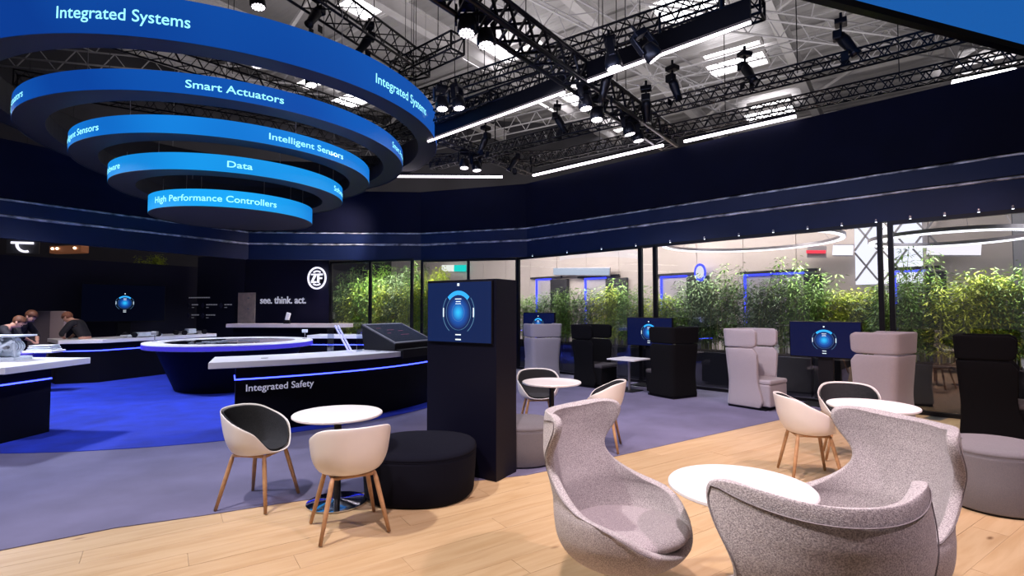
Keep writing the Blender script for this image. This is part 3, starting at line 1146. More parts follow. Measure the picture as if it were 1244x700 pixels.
def bucket_chair():
    t = thing('bucket_chair', '', 'chair')

    def grid(vmax, ins, dz, nv=14, na=60):
        mb = MB(); vs = []; fs = []
        for j in range(1, nv + 1):
            v = vmax * j / nv
            for k in range(na):
                a = -180 + 360 * k / na
                x, y, z = bucket_pt(a, v, ins)
                vs.append((x, y, z + dz))
        for j in range(nv - 1):
            for k in range(na):
                a_ = j * na + k; b_ = j * na + (k + 1) % na
                fs.append((a_, b_, b_ + na, a_ + na))
        vs.append((0, 0, .430 + dz)); c = len(vs) - 1
        fs += [((k + 1) % na, k, c) for k in range(na)]
        return mb.add(vs, fs)
    smooth_obj(grid(1, 0, 0), 'shell', WHITEP, t, 1, .010, 1, merge=False)
    smooth_obj(grid(.97, .012, .014), 'upholstery', CHAR, t, 1, .006, -1, merge=False)
    for sx in (-1, 1):
        for sy in (-1, 1):
            p0 = Vector((sx * .145, sy * .135, .425)); p1 = Vector((sx * .235, sy * .215, .008))
            mb = MB()
            d = (p1 - p0).normalized()
            mb.tube([p0, p0 + d * .05, p0 + d * .2, p1], [.013, .017, .017, .0125], 10)
            mb.build('leg', OAK, t, smooth=True)
    for sx in (-1, 1):
        MB().tube([(sx * .145, -.14, .42), (sx * .145, .14, .42)], .013, 8).build('side_rail', OAK, t, smooth=True)
    for sy in (-1, 1):
        MB().tube([(-.15, sy * .135, .415), (.15, sy * .135, .415)], .013, 8).build('cross_rail', OAK, t, smooth=True)
    MB().box((0, 0, .426), (.2, .2, .012)).build('mount_plate', BLACKM, t)
    return t


bc = bucket_chair()
G = 'white bucket chairs with oak legs'
bc.location = (-2.10, 4.37, 0); bc.rotation_euler = (0, 0, R(-8 - 90)); bc['group'] = G
bc['label'] = 'white bucket chair with charcoal lining and oak legs left of the café table'
dup(bc, (-1.19, 3.86, 0), R(119 - 90), 'white bucket chair turned away, in front of the café table near the dark pouf')
dup(bc, (.35, 6.95, 0), R(-85 - 90), 'white bucket chair facing us behind the round table next to the totem')
dup(bc, (1.02, 6.05, 0), R(165 - 90), 'white bucket chair behind the left wing armchair, its back turned to us')
dup(bc, (2.84, 5.02, 0), R(-12 - 90), 'white bucket chair with oak legs left of the table by the pink-lit booth')
dup(bc, (3.62, 5.62, 0), R(-118 - 90), 'white bucket chair with charcoal lining behind the table by the pink-lit booth')


def ottoman(label, loc, rx, ry, h, m, rz=0, n=2.3):
    t = thing('pouf', label, 'pouf', (loc[0], loc[1], 0), rz)

    def se(prof, N=64):
        mb = MB().lathe(prof, N)
        vs = []
        for x, y, z in mb.v:
            r = sqrt(x * x + y * y)
            if r < 1e-6: vs.append((0, 0, z)); continue
            c, s = abs(x / r), abs(y / r)
            k = (c ** n + s ** n) ** (-1 / n)
            vs.append((x * k * rx, y * k * ry, z))
        mb.v = vs
        return mb
    se([(.94, .02), (.96, .03), (.985, h * .5), (1.0, h - .07), (1.0, h - .045)]).build('body', m, t, smooth=True)
    se([(1.0, h - .045), (.995, h - .02), (.96, h - .004), (.86, h + .006), (.5, h + .014), (0.0, h + .016)]).build('seat', m, t, smooth=True)
    se([(.995, h - .05), (1.008, h - .045), (.995, h - .04)]).build('piping', m, t, smooth=True)
    se([(.90, .0), (.90, .022)]).build('plinth', BLACK, t)
    return t


ottoman('large dark navy round pouf between the café table and the info totem', (-.81, 4.66), .49, .49, .42, OTTD)
ottoman('grey round pouf at the right edge beside the wing armchair', (3.98, 4.32), .38, .36, .50, OTTG)
ottoman('grey upholstered pouf partly hidden behind the info totem', (.08, 5.58), .38, .36, .42, OTTG)

# ------------------------------------------------------------------ high-back booths


def booth(m, seat_m):
    """local +y = open front"""
    t = thing('booth_seat', '', 'booth')

    def shell(z0, z1, prof, th, w, d, name, fr):
        # U-shaped plan, outer offset by profile(z)
        rows = 10
        cr = .10

        def upath(W_, D_):
            pts = [(-W_, D_ * fr)]
            pts += [(-W_, -D_ + cr)]
            pts += [(-W_ + cr - cr * cos(R(q)), -D_ + cr - cr * sin(R(q))) for q in (30, 60, 90)]
            pts += [(W_ - cr + cr * sin(R(q)), -D_ + cr - cr * cos(R(q))) for q in (0, 30, 60, 90)]
            pts += [(W_, D_ * fr)]
            return pts
        vs = []; fs = []
        m_ = None
        for j in range(rows + 1):
            z = z0 + (z1 - z0) * j / rows
            o, fo = prof(z)
            # round wing front corners at top and bottom of the piece
            e = min((z - z0), (z1 - z)); rc = .07
            cut = rc - sqrt(max(0, rc * rc - (rc - min(e, rc)) ** 2))
            out = upath(w + o, d + o); inn = upath(w + o - th, d + o - th)
            out[0] = (out[0][0], out[0][1] + fo - cut); out[-1] = (out[-1][0], out[-1][1] + fo - cut)
            inn[0] = (inn[0][0], inn[0][1] + th * fr + fo - cut); inn[-1] = (inn[-1][0], inn[-1][1] + th * fr + fo - cut)
            ring = out + inn[::-1]
            m_ = len(ring)
            vs += [(x, y, z) for x, y in ring]
        for j in range(rows):
            for k in range(m_):
                a_ = j * m_ + k; b_ = j * m_ + (k + 1) % m_
                fs.append((a_, b_, b_ + m_, a_ + m_))
        h_ = m_ // 2
        for base in (0, rows * m_):
            for k in range(h_ - 1):
                fs.append((base + k, base + k + 1, base + m_ - 2 - k, base + m_ - 1 - k))
        o = MB().add(vs, fs).build(name, m, t, smooth=True, bevel=.018, seg=3)
        return o

    def plow(z):
        if z < .45:
            q = (z - .04) / .41
            return -.02 * sin(q * pi / 2) - .0, .10 * (1 - q)
        q = (z - .45) / .52
        return -.02 + .035 * q, -.0 * q

    def phigh(z): return .018 + .05 * (z - .98), -.02
    shell(.04, .97, plow, .06, .345, .34, 'back_and_wings', .62)
    shell(.985, 1.28, phigh, .075, .345, .34, 'head_band', .62)
    MB().box((0, .07, .24), (.56, .62, .36)).build('seat_base', m, t, bevel=.03, seg=3)
    MB().box((0, .08, .445), (.565, .62, .08)).build('seat_cushion', seat_m, t, bevel=.03, seg=3)
    MB().box((0, .0, .02), (.60, .62, .04)).build('plinth', BLACK, t)
    return t


bl = booth(BOOTHL, BOOTHL); bd = booth(BOOTHD, mat('black_seat_fabric', (.05, .045, .05), .9, noise=(200, .2)))
rzR = URZ - pi / 2      # faces along U (to the right along the glass)
rzL = URZ + pi / 2
GB = 'high-backed booths along the glass wall'
bl.location = (4.02, 8.62, 0); bl.rotation_euler = (0, 0, rzR - R(8)); bl['label'] = 'light grey high-backed booth facing right, its seat in view, left of the screen'; bl['group'] = GB
dup(bl, (5.22, 7.42, 0), rzL - R(12), 'pink-lit light grey booth turned to the left beside the screen near the wooden floor')
dup(bl, (.67, 11.8, 0), rzL - R(28), 'lavender-lit grey booth seen from the side right behind the info totem')
bd.location = (1.72, 10.92, 0); bd.rotation_euler = (0, 0, rzR); bd['label'] = 'black high-backed booth facing right, left of the square white table'; bd['group'] = GB
dup(bd, (2.96, 9.66, 0), rzL - R(15), 'black high-backed booth turned left in front of the middle screen')
dup(bd, (6.02, 6.50, 0), rzR, 'black high-backed booth at the right picture edge behind the grey pouf')

# ------------------------------------------------------------------ tilted touchscreen desk on the front counter
ta = R(-28.5)
rad = 4.80
t = thing('touchscreen_desk', 'black tilted touchscreen box standing on the end of the front counter', 'touchscreen',
          (AX.x + rad * cos(ta), AX.y + rad * sin(ta), .95), ta + pi / 2)
# local x = along the counter, local y = towards the ring axis
w, dp, zf, zb_ = .98, .72, .07, .40
side = [(0, 0), (dp * .9, 0), (dp, zb_ - .04), (dp, zb_), (0, zf + .04), (0, 0)]
mb = MB()
n = 5; sd = side[:5]
vs = [(-w / 2, y, z) for y, z in sd] + [(w / 2, y, z) for y, z in sd]
mb.add(vs, [tuple(range(n)), tuple(range(2 * n - 1, n - 1, -1))] + [(i, (i + 1) % n, (i + 1) % n + n, i + n) for i in range(n)])
mb.build('housing', BLACK, t, bevel=.006)
slope = (zb_ - zf - .04) / dp; L_ = sqrt(1 + slope * slope)
mxr = Matrix.Rotation(math.atan(slope), 3, 'X')
cc = Vector((0, dp / 2, (zb_ + zf + .04) / 2))
nn = mxr @ Vector((0, 0, 1))
MB().box(cc + nn * .008, (w - .01, dp * L_ - .01, .014), mtx=mxr).build('glass_frame', mat('grey_frame', (.10, .10, .12), .3), t)
MB().box(cc + nn * .017, (w - .10, dp * L_ - .10, .004), mtx=mxr).build('screen', mat('dim_touchscreen', (.012, .014, .022), .12, emit=(.02, .025, .04), strength=.5), t)
mb = MB()
for k, (x, y, ww) in enumerate(((-.3, .18, .1), (-.1, .1, .16), (.1, .05, .12), (-.25, -.02, .08), (.05, -.1, .2))):
    mb.box(cc + mxr @ Vector((x, y, .0205)), (ww, .01, .002), mtx=mxr)
mb.build('screen_marks', emat('dim_red_marks', (.25, .05, .10), .6), t)
MB().box((.0, .18, -.04), (w * .96, .64, .13)).build('neck_box', BLACK, t)

# ------------------------------------------------------------------ small exhibits on the counters
SPW = mat('white_exhibit', (.62, .68, .74), .4, noise=(9, .15))
mpos = PY(12, 433, 6.62)
t = thing('exhibit_machine', 'white cutaway drive unit model standing on the left edge counter', 'machine model', (mpos.x - .25, 6.66, .95), R(12))
MB().box((0, 0, .02), (.66, .34, .04)).build('base_plate', SPW, t, bevel=.004)
MB().box((.0, .02, .16), (.50, .16, .24)).build('gear_case', SPW, t, bevel=.03, seg=3)
MB().box((-.12, -.1, .23), (.2, .12, .12)).build('valve_block', SPW, t, bevel=.015)
MB().box((.06, 0, .31), (.62, .36, .022)).build('top_plate', SPW, t, bevel=.004)
for x, r_, l in ((-.18, .12, .26), (.06, .10, .30), (.22, .07, .22)):
    m = MB().tube([(x, -l / 2, .17), (x, -l / 2 + .03, .17), (x, l / 2 - .03, .17), (x, l / 2, .17)], [r_ * .85, r_, r_, r_ * .85], 20)
    m.build('motor_drum', SPW, t, auto=True)
    for k in range(4):
        MB().tube([(x, -l * .4 + k * l * .22, .17), (x, -l * .4 + k * l * .22 + .012, .17)], r_ + .012, 20).build('cooling_fin', SPW, t, auto=True)
    MB().tube([(x, -l / 2 - .05, .17), (x, -l / 2, .17)], r_ * .35, 12).build('shaft', SILVER, t, auto=True)
for x, z0, z1 in ((-.3, .04, .3), (.31, .04, .3), (-.05, .24, .30), (.17, .25, .30)):
    MB().tube([(x, -.12, z0), (x * .9, -.12, z1)], .016, 8).build('strut', SPW, t, smooth=True)
MB().tube([(-.3, -.15, .1), (-.1, -.2, .2), (.1, -.19, .12), (.3, -.16, .25)], .018, 8).build('hose', SPW, t, smooth=True)

# clear acrylic display frames with slanted bars
ap = Vector((AX.x + 4.22 * cos(R(-41)), AX.y + 4.22 * sin(R(-41))))
t = thing('acrylic_stand', 'clear acrylic stand with two slanted white bars on the front counter', 'display stand', (ap.x, ap.y, .95), R(-10))
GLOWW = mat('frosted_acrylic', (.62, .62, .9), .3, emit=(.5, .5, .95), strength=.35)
for dx in (0, .05):
    MB().bar((.10 + dx, 0, .01), (-.13 + dx, 0, .40), .022, .02).build('slanted_bar', GLOWW, t)
MB().box((-.20, 0, .17), (.008, .18, .34)).build('side_sheet', ACRYL, t)
MB().box((.28, 0, .17), (.008, .18, .34)).build('side_sheet', ACRYL, t)
MB().box((.03, 0, .345), (.5, .18, .008)).build('top_sheet', ACRYL, t)
MB().lathe([(.10, 0), (.10, .012), (.03, .016)], 24, c=(.1, 0)).build('base_disc', GLOWW, t, auto=True)
# flat cable ports on the counter top
for k, aa in enumerate((-57, -36)):
    o = MB().lathe([(.045, 0), (.045, .004), (.03, .006)], 24).build('cable_port', SILVER, auto=True)
    o.location = (AX.x + 4.6 * cos(R(aa)), AX.y + 4.6 * sin(R(aa)), .9505)
    tag(o, ['small round metal cable port near the left end of the front counter top', 'small round metal cable port in front of the acrylic stand'][k], 'cable port')
# sensor posts on the round table rim
for k, (aa, lab) in enumerate(((-163, 'tiny sensor on a thin post at the left rim of the round table'), (28, 'small grey sensor head on the far right rim of the round table'))):
    t = thing('sensor_post', lab, 'sensor', (AX.x + 1.4 * cos(R(aa)), AX.y + 1.4 * sin(R(aa)), .955))
    MB().tube([(0, 0, 0), (0, 0, .14)], .008, 8).build('post', CHROME, t)
    MB().lathe([(.05, 0), (.05, .01)], 20).build('foot', SILVER, t)
    MB().box((0, 0, .17), (.11, .07, .07)).build('sensor_head', SPW if k else SILVER, t, bevel=.01)
# low chassis models on the long left counter


def small_model(label, loc, rz, kind):
    t = thing('chassis_model', label, 'model', loc, rz)
    if kind == 0:
        MB().box((0, 0, .04), (.8, .3, .04)).build('frame', SPW, t, bevel=.01)
        MB().box((.05, 0, .085), (.4, .26, .05)).build('battery_block', SPW, t, bevel=.015)
    else:
        MB().bar((-.3, 0, .06), (.3, 0, .06), .05).build('axle', SILVER, t)
        MB().box((0, 0, .09), (.22, .16, .12)).build('gearbox', SPW, t, bevel=.02)
    for x in (-.28, .28):
        for y in (-.15, .15):
            MB().tube([(x, y - .03, .06), (x, y + .03, .06)], .06, 16).build('wheel', BLACKM, t, auto=True)
    return t


small_model('low pale chassis model on the middle of the long left counter', (-8.75, 12.3, .95), R(70), 0)
small_model('small axle model at the far end of the long left counter', (-8.35, 13.5, .95), R(70), 1)
# hand-held device display on the bar counter
t = thing('device_stand', 'small black and white device upright on the pale bar counter', 'device', (-6.3, 14.55, 1.2), 0)
MB().box((0, 0, .05), (.16, .1, .1)).build('foot', BLACK, t)
MB().box((.02, 0, .20), (.12, .07, .22), mtx=Matrix.Rotation(.25, 3, 'Y')).build('body', WHITE, t, bevel=.02)

# ------------------------------------------------------------------ fair hall: roof, skylights, beams
ZC = 13.0  # height of the hall roof
cu_, cv_ = Vector((.80, -.60)), Vector((.60, .80))
roof = setting('ceiling')
ROOFM = mat('hall_roof_sheet', (.30, .285, .285), .6, noise=(.25, .18, 4))
mb = MB(); vs = []; fs = []
N = 330
for k in range(N):
    o = cv_ * (-12 + k * .19)
    z = ZC + (0 if k % 4 in (0, 1) else .07)
    p, q = o + cu_ * -60, o + cu_ * 45
    vs += [(p.x, p.y, z), (q.x, q.y, z)]
for k in range(N - 1):
    fs.append((2 * k, 2 * k + 1, 2 * k + 3, 2 * k + 2))
mb.add(vs, fs).build('corrugated_sheet', ROOFM, roof, kind='stuff')
BEAM = mat('white_steel_beam', (.42, .40, .40), .5, noise=(1, .1))
for k in range(-7, 9):
    a0 = Vector((8.3, 16.6)) + cu_ * (k * 5.2)
    p, q = a0 - cv_ * 26, a0 + cv_ * 26
    mb = MB()
    mb.bar((p.x, p.y, 12.35), (q.x, q.y, 12.35), .34, .04); mb.bar((p.x, p.y, 11.75), (q.x, q.y, 11.75), .34, .04)
    mb.bar((p.x, p.y, 12.05), (q.x, q.y, 12.05), .03, .6)
    mb.build('roof_beam', BEAM, roof)
    for j in range(-2, 3):
        b0 = a0 + cv_ * (j * 9.0 + 1)
        MB().bar((b0.x, b0.y, 11.75), (b0.x + cu_.x * 2.2, b0.y + cu_.y * 2.2, 12.9), .13, .13).build('roof_brace', BEAM, roof)
for j in range(-4, 6):
    a0 = Vector((6, 18)) + cv_ * (j * 5.5)
    p, q = a0 - cu_ * 40, a0 + cu_ * 24
    MB().bar((p.x, p.y, 12.85), (q.x, q.y, 12.85), .12, .2).build('purlin', BEAM, roof)
SKYM = emat('skylight_glow', (1.0, .97, 1.0), 7)
SKY = [(596, 68, 1.9, 1.5), (684, 122, 2.2, 1.6), (895, 76, 2.3, 1.3), (835, 3, 2.2, 1.7), (432, 118, 2.4, 1.3), (618, 190, 2.2, 2.6), (742, 168, 2.0, 1.6), (935, 137, 2.4, 1.5),
       (1190, 92, 2.4, 1.0), (445, 2, 1.7, 1.2), (318, 148, 2.4, 1.8), (378, 98, 1.5, .8), (745, 158, 2.0, .6), (1205, 78, 2.4, .4), (888, 58, 2.2, .35), (640, 55, 1.5, .3), (500, 176, 2.2, .8), (935, 124, 1.9, .5)]
for i, (px, py, a_, b_) in enumerate(SKY):
    c = P(px, py, ZC - .55)
    rz = atan2(cu_.y, cu_.x)
    m = Matrix.Rotation(rz, 3, 'Z')
    nm = 'skylight' if b_ > .7 else 'hall_tube_lamp'
    MB().box(c, (a_, b_, .05), mtx=m).build(nm, SKYM, roof)
    fr = MB()
    for dx, dy, lx, ly in ((0, b_ / 2 + .05, a_ + .2, .1), (0, -b_ / 2 - .05, a_ + .2, .1), (a_ / 2 + .05, 0, .1, b_), (-a_ / 2 - .05, 0, .1, b_)):
        o = m @ Vector((dx, dy, 0))
        fr.box(c + o - Vector((0, 0, .03)), (lx, ly, .18), mtx=m)
    fr.build('skylight_curb', BEAM, roof)

# ------------------------------------------------------------------ trusses


def truss(name, label, a, b, s=.30, m=RIG, bay=.42, r=.020, group=None, lat=.010, faces=4):
    a = Vector(a); b = Vector(b)
    t = thing(name, label, 'truss', (a + b) / 2, 0, group)
    q_ = (b - a).to_track_quat('X', 'Z')
    t.rotation_euler = q_.to_euler()
    L = (b - a).length
    h = s / 2
    cs = [Vector((0, -h, h)), Vector((0, h, h)), Vector((0, h, -h)), Vector((0, -h, -h))]
    A0, B0 = Vector((-L / 2, 0, 0)), Vector((L / 2, 0, 0))
    for c in cs:
        MB().tube([A0 + c, B0 + c], r, 6).build('chord', m, t, smooth=True)
    n = max(2, int(L / bay))
    mb = MB()
    for k in range(n):
        p = A0 + (B0 - A0) * (k / n); q = A0 + (B0 - A0) * ((k + 1) / n); mid = (p + q) / 2
        for f in range(faces):
            c0, c1 = cs[f], cs[(f + 1) % 4]
            mb.bar(p + c0, mid + c1, lat * 2); mb.bar(mid + c1, q + c0, lat * 2)
    mb.build('lattice', m, t, kind='stuff')
    for e in (A0, B0):
        fr = MB()
        for f in range(4): fr.bar(e + cs[f], e + cs[(f + 1) % 4], .03)
        fr.build('end_frame', m, t)
    return t


def ext(a, b, ea=0, eb=0):
    d = (b - a).normalized()
    return a - d * ea, b + d * eb


def hang(t_, pts):
    inv = t_.rotation_euler.to_matrix().inverted()
    for p in pts:
        MB().tube([inv @ (Vector(p) - t_.location), inv @ (Vector((p[0], p[1], 11.7)) - t_.location)], .008, 5).build('hanging_chain', RIG, t_)


TR = [
    ('broad black box truss running from top centre down to the right header', (573, 0), 5.45, (813, 170), 5.28, 4, .0, .34, .036),
    ('black truss crossing above the others from ring banners to upper right', (505, 122), 6.0, (850, 9), 6.0, 0, .3, .26, .019),
    ('black truss just above the long light beam in the centre', (478, 160), 5.62, (870, 28), 5.62, 1, .6, .23, .019),
    ('long thin black truss below the light beam carrying dark spotlights', (560, 192), 5.35, (1160, 41), 5.35, 1, .2, .21, .016),
    ('long black truss lying just above the right header', (648, 196), 5.22, (1226, 70), 5.3, 0, .5, .21, .016),
    ('dark truss upper left of centre ending at the crossing beside the top ring', (377, -10), 6.75, (512, 84), 6.75, 2, 0, .42, .024),
    ('short dark truss from the top ring up to the paired lit lamps', (482, 88), 6.7, (556, 52), 6.7, 0, 0, .34, .02),
    ('dark truss seen between the two uppermost ring banners', (140, 44), 6.9, (470, 150), 6.9, 2, 0, .36, .02),
    ('dark truss seen between the second and third ring banners', (150, 120), 6.9, (420, 168), 6.9, 2, 1, .36, .02),
    ('short dark truss right of the rings above the back light line', (530, 165), 5.45, (642, 207), 5.3, 0, 0, .21, .016),
    ('dark far truss parallel to the back light line', (455, 196), 5.5, (640, 190), 5.5, 1, 1, .21, .016),
    ('low dark truss left of the first pair of spotlights', (525, 150), 5.6, (600, 118), 5.6, 2, 0, .21, .016),
]
trs = []
for i, (lab, pa, za, pb, zb2, ea, eb, s_, r_) in enumerate(TR):
    p, q = ext(P(*pa, za), P(*pb, zb2), ea, eb)
    tt = truss('lighting_truss', lab, p, q, s_, RIG, s_ * 1.15, r_, 'black trusses of the lighting rig', .015 if i == 0 else .008)
    L = (q - p).length
    hang(tt, [p + (q - p) * f for f in ((.2, .5, .8) if L > 7 else (.3, .7))])
    trs.append(tt)
GIRD = mat('grey_girder_steel', (.26, .25, .26), .5)
WT = [('pale lattice girder under the hall roof, lower one', (470, 182), 10.3, (1000, 62), 10.3), ('pale lattice girder under the hall roof, upper right one', (880, 12), 10.6, (1240, 60), 10.6),
      ('pale lattice girder under the hall roof seen between the ring banners', (60, 66), 10.5, (330, 92), 10.5), ('pale lattice girder running down from the top edge right of centre', (640, -5), 10.8, (840, 100), 10.8)]
for lab, pa, za, pb, zb2 in WT:
    p, q = ext(P(*pa, za), P(*pb, zb2), 3, 3)
    truss('roof_girder', lab, p, q, .8, GIRD, 1.1, .032, 'pale girders under the hall roof', .014, 2)

# black fascia beam with light line beneath, in two lengths
for lab, pa, pb in (('long black fascia beam with white light line left of the broad truss', (520, 172), (686, 112)), ('black fascia beam with white light line right of the broad truss', (714, 99), (912, 27))):
    p, q = P(*pa, 5.2), P(*pb, 5.2)
    o = (p + q) / 2
    t = thing('fascia_beam', lab, 'beam', o, 0, 'black fascia beams with light lines')
    MB().bar(p - o + Vector((0, 0, .17)), q - o + Vector((0, 0, .17)), .06, .26).build('fascia', BLACK, t)
    MB().bar(p - o, q - o, .035, .03).build('light_line', LEDW, t)
    for f in (.15, .5, .85):
        c = p - o + (q - p) * f
        MB().bar(c + Vector((0, 0, .3)), c + Vector((0, 0, .62)), .03).build('bracket', RIG, t)

# ------------------------------------------------------------------ moving-head lamps


def head_lamp(lit=True):
    t = thing('stage_lamp' if lit else 'profile_spotlight', '', 'spotlight')
    MB().box((0, 0, .31), (.20, .16, .08)).build('base', RIG, t, bevel=.01)
    MB().tube([(0, 0, .35), (0, 0, .46)], .022, 8).build('clamp', RIG, t)
    if lit:
        for s in (-1, 1):
            MB().box((s * .135, 0, .17), (.03, .09, .26)).build('yoke_arm', RIG, t, bevel=.01)
        m = MB().lathe([(.05, .15), (.09, .12), (.115, .02), (.118, -.06), (.105, -.085)], 24)
        m.build('head', BLACKM, t, auto=True)
        MB().lathe([(.0, -.078), (.095, -.078), (.10, -.082)], 24).build('lens_plate', BLACK, t)
        mb = MB()
        for rr_, n in ((0, 1), (.042, 6), (.080, 12)):
            for k in range(n):
                a_ = 2 * pi * k / n
                mb.lathe([(0, -.094), (.016, -.092), (.0175, -.078)], 8, c=(rr_ * cos(a_), rr_ * sin(a_)))
        mb.build('led_lenses', LENS, t, kind='stuff')
    else:
        MB().box((0, 0, .20), (.03, .03, .2)).build('yoke_arm', RIG, t)
        MB().tube([(0, -.02, .12), (0, .04, .02), (0, .16, -.18), (0, .19, -.24)], [.07, .085, .06, .075], 14).build('barrel', BLACKM, t, smooth=True)
        for s in (-1, 1):
            MB().box((s * .1, .04, -.26), (.004, .1, .12)).build('barn_door', BLACKM, t)
        MB().box((.0, -.05, .12), (.16, .12, .14)).build('lamp_house', BLACKM, t, bevel=.02)
    return t


HL = [(567, 33, 5.12, 0, 'left one of the two big lit stage lamps at the top centre'), (590, 48, 5.10, 0, 'right one of the two big lit stage lamps above the skylight'),
      (745, 76, 5.0, 0, 'lit stage lamp hanging under the light beam right of the broad truss'), (792, 65, 5.05, 35, 'stage lamp tilted sideways at the light beam'),
      (711, 126, 4.98, 0, 'unlit-looking stage lamp left of a pair below the broad truss'), (725, 140, 4.95, 0, 'lit stage lamp right of a pair below the broad truss'),
      (764, 158, 4.98, 8, 'stage lamp near the lower end of the broad truss, left'), (775, 166, 4.95, 0, 'bright stage lamp near the lower end of the broad truss, right'),
      (537, 127, 5.25, 0, 'lit stage lamp close right of the top ring banner'), (557, 126, 5.25, 0, 'second lit stage lamp right of the top ring banner'),
      (564, 200, 5.0, 0, 'far lit stage lamp above the back header, left'), (579, 203, 5.0, 0, 'far stage lamp above the back header, right'),
      (313, 2, 6.3, 0, 'stage lamp over the upper edge of the top ring'), (312, 74, 6.0, 0, 'lit stage lamp seen between the two upper rings'), (378, 98, 6.0, 0, 'bright stage lamp low between the two upper rings')
      ]
hl = head_lamp(True)
for i, (px, py, z, tilt, lab) in enumerate(HL):
    p = P(px, py, z)
    if i == 0:
        o = hl; o.location = p; o['label'] = lab; o['group'] = 'moving stage lamps on the rig'
    else:
        o = dup(hl, p, 0, lab)
    o.rotation_euler = (R(-8) if tilt < 20 else R(-10), R(-tilt), R((i * 37) % 90))
    o.scale = (1, 1, 1)
DL = [(905, 88, 5.62, 'dark spotlight standing on the long truss right of the skylight'), (1022, 52, 5.62, 'dark spotlight on the long truss near the blue corner panel'), (677, 148, 5.55, 'dark spotlight on the truss left of the paired lamps'),
      (817, 104, 5.6, 'dark spotlight on the truss right of the broad truss'), (785, 128, 5.35, 'dark spotlight at the crossing of the broad truss'), (737, 100, 5.3, 'dark spotlight hanging below the broad truss by the beam end'), (590, 172, 5.4, 'dark spotlight over the far back truss'), (627, 196, 5.35, 'dark spotlight left of the long white light line'), (448, 52, 6.5, 'dark spotlight behind the upper right edge of the top ring'), (386, 20, 6.5, 'dark spotlight above the top ring, left of a skylight')]
dlp = head_lamp(False)
for i, (px, py, z, lab) in enumerate(DL):
    p = P(px, py, z)
    if i == 0:
        o = dlp; o.location = p; o['label'] = lab; o['group'] = 'dark profile spotlights on the rig'
    else:
        o = dup(dlp, p, 0, lab)
    o.rotation_euler = (0, 0, R(200 + i * 35))

# blue lit corner panel top right
p, q = P(994, -2, 5.0), P(1250, 64, 5.0)
p, q = ext(p, q, 1.3, .35)
t = thing('hanging_banner', 'large plain glowing blue banner cutting the top right corner', 'banner', (p + q) / 2)
o = (p + q) / 2
MB().bar(p - o + Vector((0, 0, .85)), q - o + Vector((0, 0, .85)), .03, 1.6).build('lit_face', emat('blue_banner', (.010, .105, .40), 1.0), t)
MB().bar(p - o + Vector((0, 0, .01)), q - o + Vector((0, 0, .01)), .10, .08).build('bottom_frame', BLACK, t)
for f in (.2, .8):
    c = p - o + (q - p) * f
    MB().tube([c + Vector((0, 0, 1.6)), c + Vector((0, 0, 6.5))], .01, 5).build('hanging_cable', RIG, t)

# ------------------------------------------------------------------ beyond the glass: neighbouring stand
SUM = 23.2      # its wall runs parallel to the glass, on x + y = SUM
BEIGE = mat('pale_stand_panel', (.55, .49, .45), .6, noise=(.8, .06))
GREYP = mat('grey_stand_panel', (.36, .36, .38), .6, noise=(.8, .06))


def far_pt(px, py, off=0.0):
    """point on the neighbour's wall"""
    d = ray(px, py)
    t_ = (SUM - off * 1.4142) / (d.x + d.y)
    return Vector((d.x * t_, d.y * t_, 1.6 + d.z * t_))


nw = setting('wall_hall')
base = Vector((SUM / 2, SUM / 2))
for k in range(-19, 9):
    c = base + Vector((U.x, U.y)) * (k * 1.5 - 1.0)
    m_ = BEIGE if k < 1 else GREYP
    MB().box((c.x, c.y, 2.4), (1.485, .1, 4.8), URZ).build('wall_panel', m_, nw)
HALLD = mat('hall_dark_block', (.012, .012, .02), .5)
BLF = emat('blue_frame_light', (.035, .05, 1.0), 3)
PORT = [(653, 671, 691, 341, 'small blue-edged doorway beside the info totem behind the bamboo'), (712, 738, 763, 340, 'second blue-edged doorway behind the bamboo, left of the dark mullion'),
        (804, 836, 862, 338, 'blue-edged doorway behind the bamboo, right of the dark mullion'), (905, 978, 1000, 336, 'widest blue-edged doorway behind the bamboo in the neighbouring stand'),
        (1086, 1125, 1150, 332, 'blue-edged doorway right of the double mullion')]
for x0, x1, x2, y, lab in PORT:
    a_, b_, c_ = far_pt(x0, y, .1), far_pt(x1, y, .1), far_pt(x2, y, .1)
    t = thing('lit_doorway', lab, 'doorway', (a_.x, a_.y, 0), URZ, 'blue-edged doorways of the neighbouring stand')
    w1 = (Vector((b_.x, b_.y)) - Vector((a_.x, a_.y))).length; w2 = (Vector((c_.x, c_.y)) - Vector((a_.x, a_.y))).length
    h = a_.z
    MB().box((w1 / 2, -.03, h / 2), (w1, .06, h)).build('inner_panel', mat('door_inner', (.42, .40, .42), .5), t)
    MB().box(((w1 + w2) / 2, -.06, h / 2), (w2 - w1, .14, h)).build('side_block', HALLD, t)
    MB().box((w1 / 2, -.09, h + .03), (w1, .05, .05)).build('frame_light', BLF, t)
    MB().box((.03, -.09, h / 2), (.06, .05, h)).build('frame_light', BLF, t)
    MB().box((w1 / 2 + .1, -.05, h + .10), (w2, .1, .08)).build('lintel', HALLD, t)
# oval light
ov = far_pt(851, 331, .3)
t = thing('oval_light', 'small upright oval light outlined in blue over the third doorway', 'light', ov, URZ)
m = MB(); flat_arc(m, .14, .19, 0, 2 * pi, 0, .05, 32); m.v = [(x, y, z * 1.5) for x, y, z in m.v]; m.build('rim', BLF, t)
m = MB(); flat_arc(m, .001, .14, 0, 2 * pi, .01, .04, 32); m.v = [(x, y, z * 1.5) for x, y, z in m.v]; m.build('face', emat('oval_face', (1, .95, 1), 1.1), t)
